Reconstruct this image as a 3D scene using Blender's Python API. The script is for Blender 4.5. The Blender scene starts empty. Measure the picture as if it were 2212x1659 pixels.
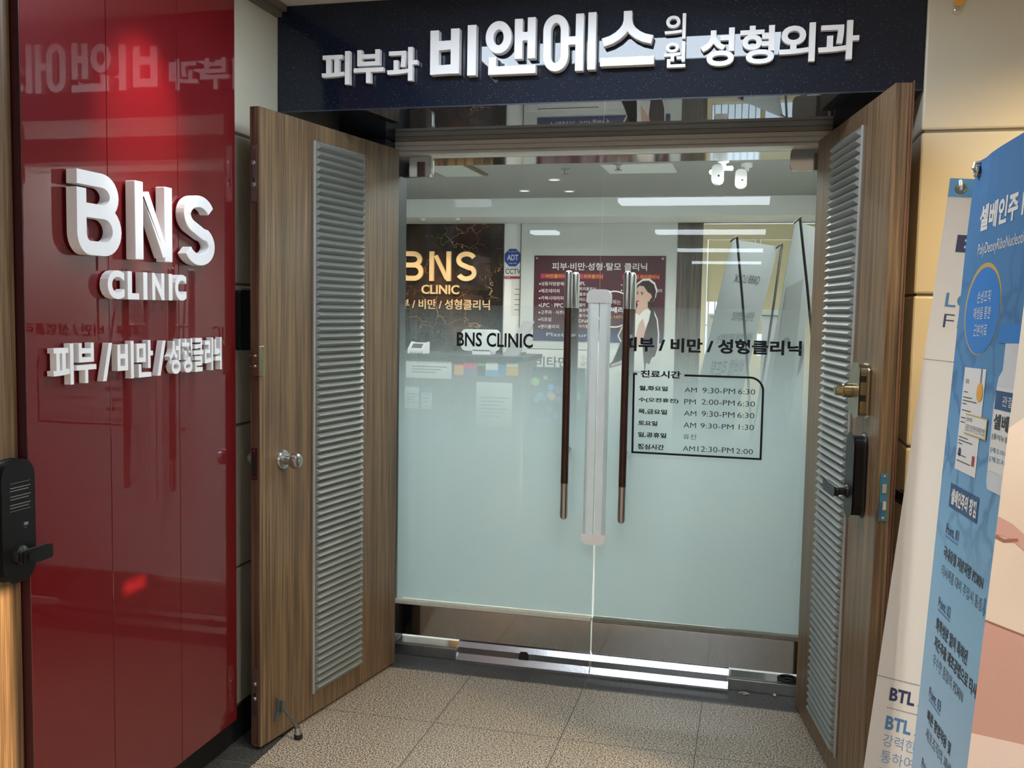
import bpy, bmesh, math, random
from math import sin, cos, pi, radians, hypot
from mathutils import Vector, Matrix
random.seed(7)
S = bpy.context.scene
COL = S.collection

# ------------------------------------------------------------------ camera
def make_camera():
    yaw, pitch, roll = -0.24346, -0.07627, 0.01802
    fw = Vector((sin(yaw)*cos(pitch), cos(yaw)*cos(pitch), sin(pitch)))
    rt = Vector((cos(yaw), -sin(yaw), 0)); up = rt.cross(fw)
    R = cos(roll)*rt + sin(roll)*up; U = -sin(roll)*rt + cos(roll)*up
    cam = bpy.data.cameras.new('camera'); o = bpy.data.objects.new('camera', cam); COL.objects.link(o)
    cam.sensor_width = 36.0; cam.sensor_fit = 'HORIZONTAL'; cam.lens = 2088.47676/2212*36
    cam.clip_start = 0.02; cam.clip_end = 200
    m = Matrix(((R.x, U.x, -fw.x, 0.61009), (R.y, U.y, -fw.y, -3.92055), (R.z, U.z, -fw.z, 1.5), (0, 0, 0, 1)))
    o.matrix_world = m
    S.camera = o
make_camera()

# ------------------------------------------------------------------ colour management, world, sun
S.view_settings.view_transform = 'Standard'; S.view_settings.look = 'None'
S.view_settings.exposure = 0.35; S.view_settings.gamma = 1.0
S.view_settings.use_curve_mapping = False
S.cycles.use_denoising = True
S.cycles.max_bounces = 10; S.cycles.diffuse_bounces = 5; S.cycles.glossy_bounces = 6
S.cycles.transparent_max_bounces = 24; S.cycles.transmission_bounces = 6
S.cycles.blur_glossy = 0.3; S.cycles.sample_clamp_indirect = 6.0
W = bpy.data.worlds.new('sky'); S.world = W; W.use_nodes = True
W.node_tree.nodes['Background'].inputs[0].default_value = (0.72, 0.84, 1.0, 1)
W.node_tree.nodes['Background'].inputs[1].default_value = 1.5
SUN_DIR = Vector((-4.24, 2.40, -1.20)).normalized()
sl = bpy.data.lights.new('sun', 'SUN'); sl.energy = 10.0; sl.angle = 0.006; sl.color = (1.0, 0.72, 0.40)
so = bpy.data.objects.new('sun', sl); COL.objects.link(so)
so.rotation_mode = 'QUATERNION'; so.rotation_quaternion = SUN_DIR.to_track_quat('-Z', 'Y')
LED = 17.0            # radiance of the ceiling panels in the passage
LED_IN = 15.0          # radiance of the added panels inside the clinic
CEIL = 2.565; CEIL_IN = 2.40

# ------------------------------------------------------------------ materials
def nt(name):
    m = bpy.data.materials.new(name); m.use_nodes = True
    return m, m.node_tree.nodes, m.node_tree.links
def rgba(c): return (c[0], c[1], c[2], 1)
def srgb(r, g, b):
    f = lambda v: (v/255/12.92) if v <= 10 else ((v/255+0.055)/1.055)**2.4
    return (f(r), f(g), f(b))
def mat(name, c, rough=0.5, metal=0.0, coat=0.0, emis=None, es=0.0, spec=0.5, noise=0.0, nscale=8.0, bump=0.0, bscale=60.0):
    m, N, L = nt(name); b = N['Principled BSDF']
    b.inputs['Base Color'].default_value = rgba(c); b.inputs['Roughness'].default_value = rough
    b.inputs['Metallic'].default_value = metal; b.inputs['Coat Weight'].default_value = coat
    b.inputs['Coat Roughness'].default_value = 0.02; b.inputs['Specular IOR Level'].default_value = spec
    if emis: b.inputs['Emission Color'].default_value = rgba(emis); b.inputs['Emission Strength'].default_value = es
    if noise or bump:
        tc = N.new('ShaderNodeTexCoord')
    if noise:
        n = N.new('ShaderNodeTexNoise'); n.inputs['Scale'].default_value = nscale; n.inputs['Detail'].default_value = 5
        L.new(tc.outputs['Object'], n.inputs['Vector'])
        mx = N.new('ShaderNodeMix'); mx.data_type = 'RGBA'
        L.new(n.outputs['Fac'], mx.inputs['Factor'])
        mx.inputs[6].default_value = rgba([v*(1-noise) for v in c]); mx.inputs[7].default_value = rgba([min(1, v*(1+noise)) for v in c])
        L.new(mx.outputs[2], b.inputs['Base Color'])
    if bump:
        n2 = N.new('ShaderNodeTexNoise'); n2.inputs['Scale'].default_value = bscale; n2.inputs['Detail'].default_value = 3
        L.new(tc.outputs['Object'], n2.inputs['Vector'])
        bp = N.new('ShaderNodeBump'); bp.inputs['Strength'].default_value = bump; bp.inputs['Distance'].default_value = 0.002
        L.new(n2.outputs['Fac'], bp.inputs['Height']); L.new(bp.outputs[0], b.inputs['Normal'])
    return m
def mapped(N, L, scale, out='Object', rot=(0, 0, 0)):
    tc = N.new('ShaderNodeTexCoord'); mp = N.new('ShaderNodeMapping'); mp.inputs['Scale'].default_value = scale
    mp.inputs['Rotation'].default_value = rot
    L.new(tc.outputs[out], mp.inputs['Vector']); return mp.outputs['Vector']
def ramp(N, L, fac, stops):
    r = N.new('ShaderNodeValToRGB'); e = r.color_ramp.elements
    while len(e) < len(stops): e.new(0.5)
    for k, (p, c) in enumerate(stops): e[k].position = p; e[k].color = rgba(c)
    L.new(fac, r.inputs['Fac']); return r.outputs['Color']
def math_(N, L, op, a, b=None, c=None):
    n = N.new('ShaderNodeMath'); n.operation = op
    for i, v in enumerate((a, b, c)):
        if v is None: continue
        if isinstance(v, (int, float)): n.inputs[i].default_value = v
        else: L.new(v, n.inputs[i])
    return n.outputs[0]
def wood_mat(name, dark, mid, light, rough=0.38, sc=(26, 26, 0.45)):
    m, N, L = nt(name); b = N['Principled BSDF']
    v = mapped(N, L, sc)
    n1 = N.new('ShaderNodeTexNoise'); n1.inputs['Scale'].default_value = 1.0; n1.inputs['Detail'].default_value = 6; n1.inputs['Roughness'].default_value = 0.62
    L.new(v, n1.inputs['Vector'])
    v2 = mapped(N, L, (sc[0]*5, sc[1]*5, sc[2]*6))
    n2 = N.new('ShaderNodeTexNoise'); n2.inputs['Scale'].default_value = 1.0; n2.inputs['Detail'].default_value = 3
    L.new(v2, n2.inputs['Vector'])
    s = math_(N, L, 'MULTIPLY_ADD', n2.outputs['Fac'], 0.62, math_(N, L, 'MULTIPLY', n1.outputs['Fac'], 0.48))
    c = ramp(N, L, s, [(0.40, dark), (0.54, mid), (0.68, light)])
    L.new(c, b.inputs['Base Color']); b.inputs['Roughness'].default_value = rough
    return m
M = {}
M['wood'] = wood_mat('striped_wood_laminate', srgb(70, 53, 38), srgb(106, 83, 59), srgb(138, 112, 81), sc=(42, 42, 0.5))
M['wood_edge'] = wood_mat('wood_edge_laminate', srgb(56, 37, 28), srgb(86, 60, 46), srgb(112, 84, 64))
M['wood_warm'] = wood_mat('honey_wood_laminate', srgb(60, 49, 40), srgb(90, 75, 60), srgb(122, 104, 85))
M['wood_grey'] = wood_mat('grey_wood_column', srgb(70, 64, 58), srgb(92, 84, 76), srgb(112, 102, 92), sc=(18, 18, 0.5))
M['walnut'] = mat('dark_walnut_grip', srgb(58, 32, 24), 0.25, noise=0.35, nscale=30)
M['white'] = mat('white_acrylic', (0.86, 0.86, 0.87), 0.35)
M['letter_side'] = mat('pale_letter_side', (0.66, 0.64, 0.62), 0.4)
M['navy_bead'] = mat('navy_edge_trim', (0.03, 0.035, 0.06), 0.25, coat=0.5)
M['black'] = mat('black_plastic', (0.006, 0.006, 0.007), 0.38, spec=0.3)
M['blackm'] = mat('matt_black', (0.01, 0.01, 0.012), 0.6)
M['vinyl'] = mat('black_vinyl', srgb(26, 30, 33), 0.6, spec=0.2)
M['grey'] = mat('grey_louvre_paint', srgb(122, 124, 120), 0.42)
M['grey_lt'] = mat('pale_louvre_trim', srgb(170, 168, 162), 0.4)
M['steel'] = mat('brushed_steel', (0.55, 0.55, 0.54), 0.3, 1.0, bump=0.05)
M['steel_m'] = mat('polished_steel', (0.46, 0.45, 0.44), 0.09, 1.0, noise=0.10, nscale=25)
M['steel_d'] = mat('dull_steel', (0.36, 0.36, 0.35), 0.36, 1.0, noise=0.25, nscale=18)
M['ramp'] = mat('scratched_steel_plate', (0.62, 0.62, 0.63), 0.22, 1.0, noise=0.12, nscale=30, bump=0.12, bscale=90)
M['chrome'] = mat('chrome', (0.7, 0.7, 0.7), 0.08, 1.0)
M['cap'] = mat('cast_cap_metal', (0.92, 0.92, 0.92), 0.2, 0.3)
M['alu'] = mat('aluminium_profile', (0.80, 0.88, 0.88), 0.35, 0.1, noise=0.06, nscale=14)
M['satin'] = mat('satin_nickel', (0.50, 0.50, 0.49), 0.28, 1.0)
M['brass'] = mat('aged_brass', (0.36, 0.31, 0.20), 0.28, 1.0)
M['bluefilm'] = mat('blue_protective_film', srgb(52, 110, 150), 0.3, 0.3)
M['greygreen'] = mat('grey_cast_metal', (0.16, 0.18, 0.16), 0.35, 0.7)
M['rubber'] = mat('black_rubber', (0.008, 0.008, 0.008), 0.7)
M['transom'] = mat('beige_metal_profile', srgb(204, 204, 198), 0.4)
M['jamb'] = mat('dark_jamb', (0.018, 0.018, 0.022), 0.4)
M['ceil'] = mat('painted_ceiling', (0.62, 0.62, 0.60), 0.8)
M['panel'] = mat('cream_metal_wall_panel', srgb(198, 192, 173), 0.42, noise=0.05, nscale=3)
M['joint'] = mat('grey_panel_joint', srgb(110, 104, 92), 0.5)
M['bevel'] = mat('pale_panel_edge', srgb(226, 220, 204), 0.35)
M['plinth'] = mat('black_plinth', (0.004, 0.004, 0.004), 0.7)
M['wallpaint'] = mat('white_wall_paint', (0.66, 0.68, 0.66), 0.7)
M['beam'] = mat('white_beam_paint', (0.88, 0.90, 0.89), 0.6)
M['corr'] = mat('passage_wall_paint', (0.50, 0.48, 0.44), 0.6)
M['led'] = mat('led_diffuser', (0.9, 0.9, 0.9), 0.5, emis=(0.82, 0.94, 1.06), es=LED)
M['led_far'] = mat('led_batten_diffuser', (0.9, 0.9, 0.9), 0.5, emis=(0.84, 0.95, 1.05), es=12.0)
M['led_in'] = mat('led_diffuser_inside', (0.9, 0.9, 0.9), 0.5, emis=(0.93, 1.0, 0.97), es=LED_IN)
M['lampdot'] = mat('downlight_lens', (0.9, 0.9, 0.9), 0.5, emis=(1.0, 0.95, 0.85), es=1.6)
M['caulk'] = mat('cream_seal', srgb(206, 200, 180), 0.5, noise=0.15, nscale=40)
M['caulk_d'] = mat('dirty_seal', srgb(120, 116, 104), 0.5, noise=0.35, nscale=40)
M['cream'] = mat('cream_window_frame', srgb(225, 212, 178), 0.5)
M['gold'] = mat('warm_gold_letters', srgb(235, 205, 160), 0.35, noise=0.06, nscale=6)
M['maroon'] = mat('maroon_print', srgb(76, 26, 43), 0.35)
M['maroon_d'] = mat('dark_maroon_trim', srgb(60, 22, 26), 0.3)
M['p_white'] = mat('white_print', (0.78, 0.77, 0.74), 0.5)
M['p_cream'] = mat('ivory_banner_fabric', srgb(226, 222, 214), 0.55, noise=0.03, nscale=4)
M['p_sky'] = mat('light_blue_print', srgb(96, 160, 208), 0.5)
M['p_navy'] = mat('navy_print', srgb(52, 56, 92), 0.5)
M['p_mid'] = mat('mid_blue_print', srgb(84, 130, 176), 0.5)
M['p_pale'] = mat('pale_blue_print', srgb(110, 146, 190), 0.5)
M['p_dark'] = mat('dark_ink', srgb(58, 60, 66), 0.5)
M['p_grey'] = mat('grey_ink', srgb(130, 130, 132), 0.5)
M['p_box'] = mat('deep_blue_print', srgb(44, 84, 128), 0.45)
M['p_oval'] = mat('bright_blue_print', srgb(48, 128, 205), 0.45)
M['p_gold'] = mat('gold_print', srgb(206, 168, 84), 0.45)
M['p_red'] = mat('red_print', srgb(168, 52, 58), 0.5)
M['p_orange'] = mat('orange_print', srgb(228, 168, 70), 0.5)
M['p_magenta'] = mat('crimson_print', srgb(150, 34, 60), 0.5)
M['p_skin'] = mat('skin_print', srgb(206, 172, 156), 0.5)
M['p_hair'] = mat('hair_print', srgb(52, 42, 42), 0.5)
M['p_green'] = mat('green_print', srgb(140, 178, 90), 0.5)
M['p_pink'] = mat('pink_print', srgb(214, 70, 120), 0.5)
M['adt'] = mat('sign_blue', srgb(30, 70, 165), 0.4)
M['dot'] = mat('dotted_ink', srgb(70, 72, 86), 0.5)
M['glasspr'] = mat('vial_print', srgb(214, 218, 222), 0.4, noise=0.1, nscale=30)
M['orange'] = mat('orange_strap', srgb(226, 160, 50), 0.5)
M['bannerback'] = mat('shaded_banner_back', srgb(150, 153, 154), 0.6)  # white sheet back, darkened in colour for its backlit shade
M['ghost'] = mat('show_through_ink', srgb(58, 62, 68), 0.6)
M['ghost2'] = mat('show_through_tone', srgb(128, 127, 128), 0.6)
M['ghost3'] = mat('show_through_skin', srgb(150, 140, 137), 0.6)
M['rod'] = mat('black_banner_rod', (0.012, 0.012, 0.014), 0.4)
M['tornwhite'] = mat('torn_tape_residue', srgb(214, 206, 188), 0.8, noise=0.2, nscale=60)
M['desk'] = mat('mauve_grey_desk', srgb(118, 108, 108), 0.5)
M['ceil_in'] = mat('grey_inside_ceiling', (0.33, 0.34, 0.33), 0.8)
M['p_stone'] = mat('stone_grey_print', srgb(188, 180, 168), 0.5, noise=0.04, nscale=4)
M['teal'] = mat('teal_print', srgb(90, 150, 170), 0.5)
M['violet'] = mat('violet_print', srgb(120, 110, 160), 0.5)

def red_mat():
    m, N, L = nt('red_lacquer_panel'); b = N['Principled BSDF']
    b.inputs['Base Color'].default_value = rgba((0.145, 0.003, 0.006)); b.inputs['Metallic'].default_value = 0.25; b.inputs['Specular IOR Level'].default_value = 0.15
    b.inputs['Roughness'].default_value = 0.42; b.inputs['Coat Weight'].default_value = 1.0
    b.inputs['Coat Roughness'].default_value = 0.0; b.inputs['Coat IOR'].default_value = 1.47
    return m
M['red'] = red_mat()
def navy_mat():
    m, N, L = nt('dusty_navy_gloss'); b = N['Principled BSDF']
    v = mapped(N, L, (330, 330, 330))
    vo = N.new('ShaderNodeTexVoronoi'); vo.inputs['Scale'].default_value = 1.0; L.new(v, vo.inputs['Vector'])
    sp = N.new('ShaderNodeSeparateColor'); L.new(vo.outputs['Color'], sp.inputs[0])
    big = N.new('ShaderNodeTexNoise'); big.inputs['Scale'].default_value = 2.3; L.new(mapped(N, L, (1, 1, 1)), big.inputs['Vector'])
    thr = math_(N, L, 'MULTIPLY', big.outputs['Fac'], 0.42)
    on = math_(N, L, 'LESS_THAN', sp.outputs[0], thr)
    rad = math_(N, L, 'MULTIPLY_ADD', sp.outputs[1], 0.16, 0.05)
    near = math_(N, L, 'LESS_THAN', vo.outputs['Distance'], rad)
    f = math_(N, L, 'MULTIPLY', on, near)
    mx = N.new('ShaderNodeMix'); mx.data_type = 'RGBA'; L.new(f, mx.inputs['Factor'])
    mx.inputs[6].default_value = rgba((0.0035, 0.008, 0.020)); mx.inputs[7].default_value = rgba((0.34, 0.37, 0.42))
    L.new(mx.outputs[2], b.inputs['Base Color']); b.inputs['Roughness'].default_value = 0.5; b.inputs['Specular IOR Level'].default_value = 0.08
    b.inputs['Coat Weight'].default_value = 1.0; b.inputs['Coat Roughness'].default_value = 0.012; b.inputs['Coat IOR'].default_value = 1.45
    return m
M['navy'] = navy_mat()
def granite_mat(name, cs, scale, joint=True):
    m, N, L = nt(name); b = N['Principled BSDF']
    v = mapped(N, L, (scale, scale, scale))
    n = N.new('ShaderNodeTexNoise'); n.inputs['Scale'].default_value = 1.0; n.inputs['Detail'].default_value = 2.5; n.inputs['Roughness'].default_value = 0.55
    L.new(v, n.inputs['Vector'])
    n2 = N.new('ShaderNodeTexNoise'); n2.inputs['Scale'].default_value = 0.012; n2.inputs['Detail'].default_value = 2; L.new(v, n2.inputs['Vector'])
    c = ramp(N, L, n.outputs['Fac'], cs)
    if joint:
        tc = N.new('ShaderNodeTexCoord'); sx = N.new('ShaderNodeSeparateXYZ'); L.new(tc.outputs['Object'], sx.inputs[0])
        def line(sock, off, t=0.467, w=0.0032):
            a = math_(N, L, 'PINGPONG', math_(N, L, 'ADD', sock, off), t/2)
            return math_(N, L, 'LESS_THAN', a, w/2)
        j = math_(N, L, 'MAXIMUM', line(sx.outputs[0], -0.0015+20*0.467), line(sx.outputs[1], 0.674+60*0.467))
        mx = N.new('ShaderNodeMix'); mx.data_type = 'RGBA'; L.new(j, mx.inputs['Factor']); L.new(c, mx.inputs[6])
        mx.inputs[7].default_value = rgba(srgb(58, 52, 48)); c = mx.outputs[2]
    L.new(c, b.inputs['Base Color']); b.inputs['Roughness'].default_value = 0.32
    return m
M['granite'] = granite_mat('beige_granite_tile', [(0.39, srgb(44, 40, 44)), (0.465, srgb(96, 84, 78)), (0.51, srgb(188, 172, 148)), (0.64, srgb(220, 206, 182))], 190)
M['granite_d'] = granite_mat('dark_granite_border', [(0.34, srgb(38, 38, 38)), (0.6, srgb(88, 88, 84))], 120)
M['tile_in'] = mat('pale_inside_floor', (0.5, 0.5, 0.47), 0.3)
def glass_mat():
    m, N, L = nt('clear_glass'); N.remove(N['Principled BSDF'])
    tr = N.new('ShaderNodeBsdfTransparent'); tr.inputs[0].default_value = rgba((0.955, 0.975, 0.965))
    gl = N.new('ShaderNodeBsdfGlossy'); gl.inputs['Roughness'].default_value = 0.0
    fr = N.new('ShaderNodeFresnel'); fr.inputs['IOR'].default_value = 1.5
    geo = N.new('ShaderNodeNewGeometry')
    f = math_(N, L, 'MULTIPLY', fr.outputs[0], math_(N, L, 'SUBTRACT', 1.0, geo.outputs['Backfacing']))
    mx = N.new('ShaderNodeMixShader'); L.new(f, mx.inputs[0]); L.new(tr.outputs[0], mx.inputs[1]); L.new(gl.outputs[0], mx.inputs[2])
    L.new(mx.outputs[0], N['Material Output'].inputs[0]); return m
M['glass'] = glass_mat()
def film_mat():
    m, N, L = nt('frosted_dot_film'); N.remove(N['Principled BSDF'])
    tc = N.new('ShaderNodeTexCoord'); sx = N.new('ShaderNodeSeparateXYZ'); L.new(tc.outputs['Object'], sx.inputs[0])
    X, Z = sx.outputs[0], sx.outputs[2]
    k = 2*pi/0.0052
    a = math_(N, L, 'COSINE', math_(N, L, 'MULTIPLY', math_(N, L, 'ADD', X, Z), k))
    b = math_(N, L, 'COSINE', math_(N, L, 'MULTIPLY', math_(N, L, 'SUBTRACT', X, Z), k))
    v = math_(N, L, 'MULTIPLY_ADD', math_(N, L, 'ADD', a, b), 0.25, 0.5)
    cov = N.new('ShaderNodeMapRange'); L.new(Z, cov.inputs[0])
    cov.inputs[1].default_value = 1.46; cov.inputs[2].default_value = 0.84; cov.inputs[3].default_value = 0.06; cov.inputs[4].default_value = 1.06
    d = math_(N, L, 'SUBTRACT', v, math_(N, L, 'SUBTRACT', 1.0, cov.outputs[0]))
    mr = N.new('ShaderNodeMapRange'); L.new(d, mr.inputs[0]); mr.inputs[1].default_value = -0.06; mr.inputs[2].default_value = 0.06
    df = N.new('ShaderNodeBsdfDiffuse'); df.inputs[0].default_value = rgba((0.55, 0.625, 0.63))
    tl = N.new('ShaderNodeBsdfTranslucent'); tl.inputs[0].default_value = rgba((0.44, 0.53, 0.545))
    mw = N.new('ShaderNodeMixShader'); mw.inputs[0].default_value = 0.45; L.new(df.outputs[0], mw.inputs[1]); L.new(tl.outputs[0], mw.inputs[2])
    tr = N.new('ShaderNodeBsdfTransparent')
    mx = N.new('ShaderNodeMixShader'); L.new(mr.outputs[0], mx.inputs[0]); L.new(tr.outputs[0], mx.inputs[1]); L.new(mw.outputs[0], mx.inputs[2])
    L.new(mx.outputs[0], N['Material Output'].inputs[0]); return m
M['film'] = film_mat()
def blind_mat():
    m, N, L = nt('cream_roller_blind'); N.remove(N['Principled BSDF'])
    d = N.new('ShaderNodeBsdfDiffuse'); d.inputs[0].default_value = rgba(srgb(232, 226, 200)); t = N.new('ShaderNodeBsdfTranslucent'); t.inputs[0].default_value = rgba(srgb(226, 214, 178))
    x = N.new('ShaderNodeMixShader'); x.inputs[0].default_value = 0.35; L.new(d.outputs[0], x.inputs[1]); L.new(t.outputs[0], x.inputs[2]); L.new(x.outputs[0], N['Material Output'].inputs[0]); return m
M['blind'] = blind_mat()
def marble_mat():
    m, N, L = nt('brown_veined_marble'); b = N['Principled BSDF']
    v = mapped(N, L, (1, 1, 1))
    n = N.new('ShaderNodeTexNoise'); n.inputs['Scale'].default_value = 2.2; n.inputs['Detail'].default_value = 6; L.new(v, n.inputs['Vector'])
    base = ramp(N, L, n.outputs['Fac'], [(0.35, srgb(22, 17, 16)), (0.52, srgb(54, 38, 28)), (0.68, srgb(98, 68, 44))])
    dn = N.new('ShaderNodeTexNoise'); dn.inputs['Scale'].default_value = 5; dn.inputs['Detail'].default_value = 4; L.new(v, dn.inputs['Vector'])
    ad = N.new('ShaderNodeVectorMath'); ad.operation = 'MULTIPLY_ADD'; L.new(dn.outputs['Color'], ad.inputs[0]); ad.inputs[1].default_value = (0.35, 0.35, 0.35); L.new(v, ad.inputs[2])
    vo = N.new('ShaderNodeTexVoronoi'); vo.feature = 'DISTANCE_TO_EDGE'; vo.inputs['Scale'].default_value = 4.6; L.new(ad.outputs[0], vo.inputs['Vector'])
    mask = N.new('ShaderNodeTexNoise'); mask.inputs['Scale'].default_value = 3.0; L.new(v, mask.inputs['Vector'])
    th = math_(N, L, 'MULTIPLY', math_(N, L, 'MAXIMUM', math_(N, L, 'SUBTRACT', mask.outputs['Fac'], 0.46), 0.0), 0.075)
    f = math_(N, L, 'LESS_THAN', vo.outputs['Distance'], th)
    mx = N.new('ShaderNodeMix'); mx.data_type = 'RGBA'; L.new(f, mx.inputs['Factor']); L.new(base, mx.inputs[6]); mx.inputs[7].default_value = rgba(srgb(178, 140, 104))
    L.new(mx.outputs[2], b.inputs['Base Color']); b.inputs['Roughness'].default_value = 0.18
    return m
M['marble'] = marble_mat()
def banner_blue_mat():
    # blue at the top of the sheet, pale towards its foot, with a darker molecule network printed over it (u = x, v = z in the sheet's own frame)
    m, N, L = nt('blue_printed_banner'); b = N['Principled BSDF']
    tc = N.new('ShaderNodeTexCoord'); sx = N.new('ShaderNodeSeparateXYZ'); L.new(tc.outputs['Object'], sx.inputs[0])
    mr = N.new('ShaderNodeMapRange'); L.new(sx.outputs[2], mr.inputs[0]); mr.inputs[1].default_value = 1.80; mr.inputs[2].default_value = 0.0
    c = ramp(N, L, mr.outputs[0], [(0.0, srgb(62, 118, 172)), (0.22, srgb(80, 138, 186)), (0.42, srgb(136, 186, 218)), (0.62, srgb(172, 206, 232)), (1.0, srgb(190, 208, 232))])
    dn = N.new('ShaderNodeTexNoise'); dn.inputs['Scale'].default_value = 9; dn.inputs['Detail'].default_value = 5; L.new(tc.outputs['Object'], dn.inputs['Vector'])
    ad = N.new('ShaderNodeVectorMath'); ad.operation = 'MULTIPLY_ADD'; L.new(dn.outputs['Color'], ad.inputs[0]); ad.inputs[1].default_value = (0.12, 0.12, 0.12); L.new(tc.outputs['Object'], ad.inputs[2])
    vo = N.new('ShaderNodeTexVoronoi'); vo.feature = 'DISTANCE_TO_EDGE'; vo.inputs['Scale'].default_value = 9; L.new(ad.outputs[0], vo.inputs['Vector'])
    e = N.new('ShaderNodeMapRange'); L.new(vo.outputs['Distance'], e.inputs[0]); e.inputs[1].default_value = 0.10; e.inputs[2].default_value = 0.02
    band = N.new('ShaderNodeMapRange'); L.new(sx.outputs[2], band.inputs[0]); band.inputs[1].default_value = 1.02; band.inputs[2].default_value = 1.18
    band2 = N.new('ShaderNodeMapRange'); L.new(sx.outputs[2], band2.inputs[0]); band2.inputs[1].default_value = 1.66; band2.inputs[2].default_value = 1.52
    f = math_(N, L, 'MULTIPLY', math_(N, L, 'MULTIPLY', e.outputs[0], band.outputs[0]), math_(N, L, 'MULTIPLY', band2.outputs[0], 0.55))
    mx = N.new('ShaderNodeMix'); mx.data_type = 'RGBA'; L.new(f, mx.inputs['Factor']); L.new(c, mx.inputs[6]); mx.inputs[7].default_value = rgba(srgb(48, 92, 142))
    L.new(mx.outputs[2], b.inputs['Base Color']); b.inputs['Roughness'].default_value = 0.45
    return m
M['b_blue'] = banner_blue_mat()
def skin_banner_mat():
    m, N, L = nt('skin_photo_print'); b = N['Principled BSDF']
    n = N.new('ShaderNodeTexNoise'); n.inputs['Scale'].default_value = 5; L.new(mapped(N, L, (1, 1, 1)), n.inputs['Vector'])
    c = ramp(N, L, n.outputs['Fac'], [(0.3, srgb(212, 188, 166)), (0.7, srgb(226, 206, 186))])
    L.new(c, b.inputs['Base Color']); b.inputs['Roughness'].default_value = 0.4; return m
M['b_skin'] = skin_banner_mat()
M['b_skin2'] = mat('rosy_skin_print', srgb(196, 150, 134), 0.4, noise=0.06, nscale=6)
M['b_skin3'] = mat('fair_skin_print', srgb(226, 200, 184), 0.4, noise=0.04, nscale=6)
M['b_line'] = mat('skin_crease_print', srgb(150, 96, 74), 0.5)

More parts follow.
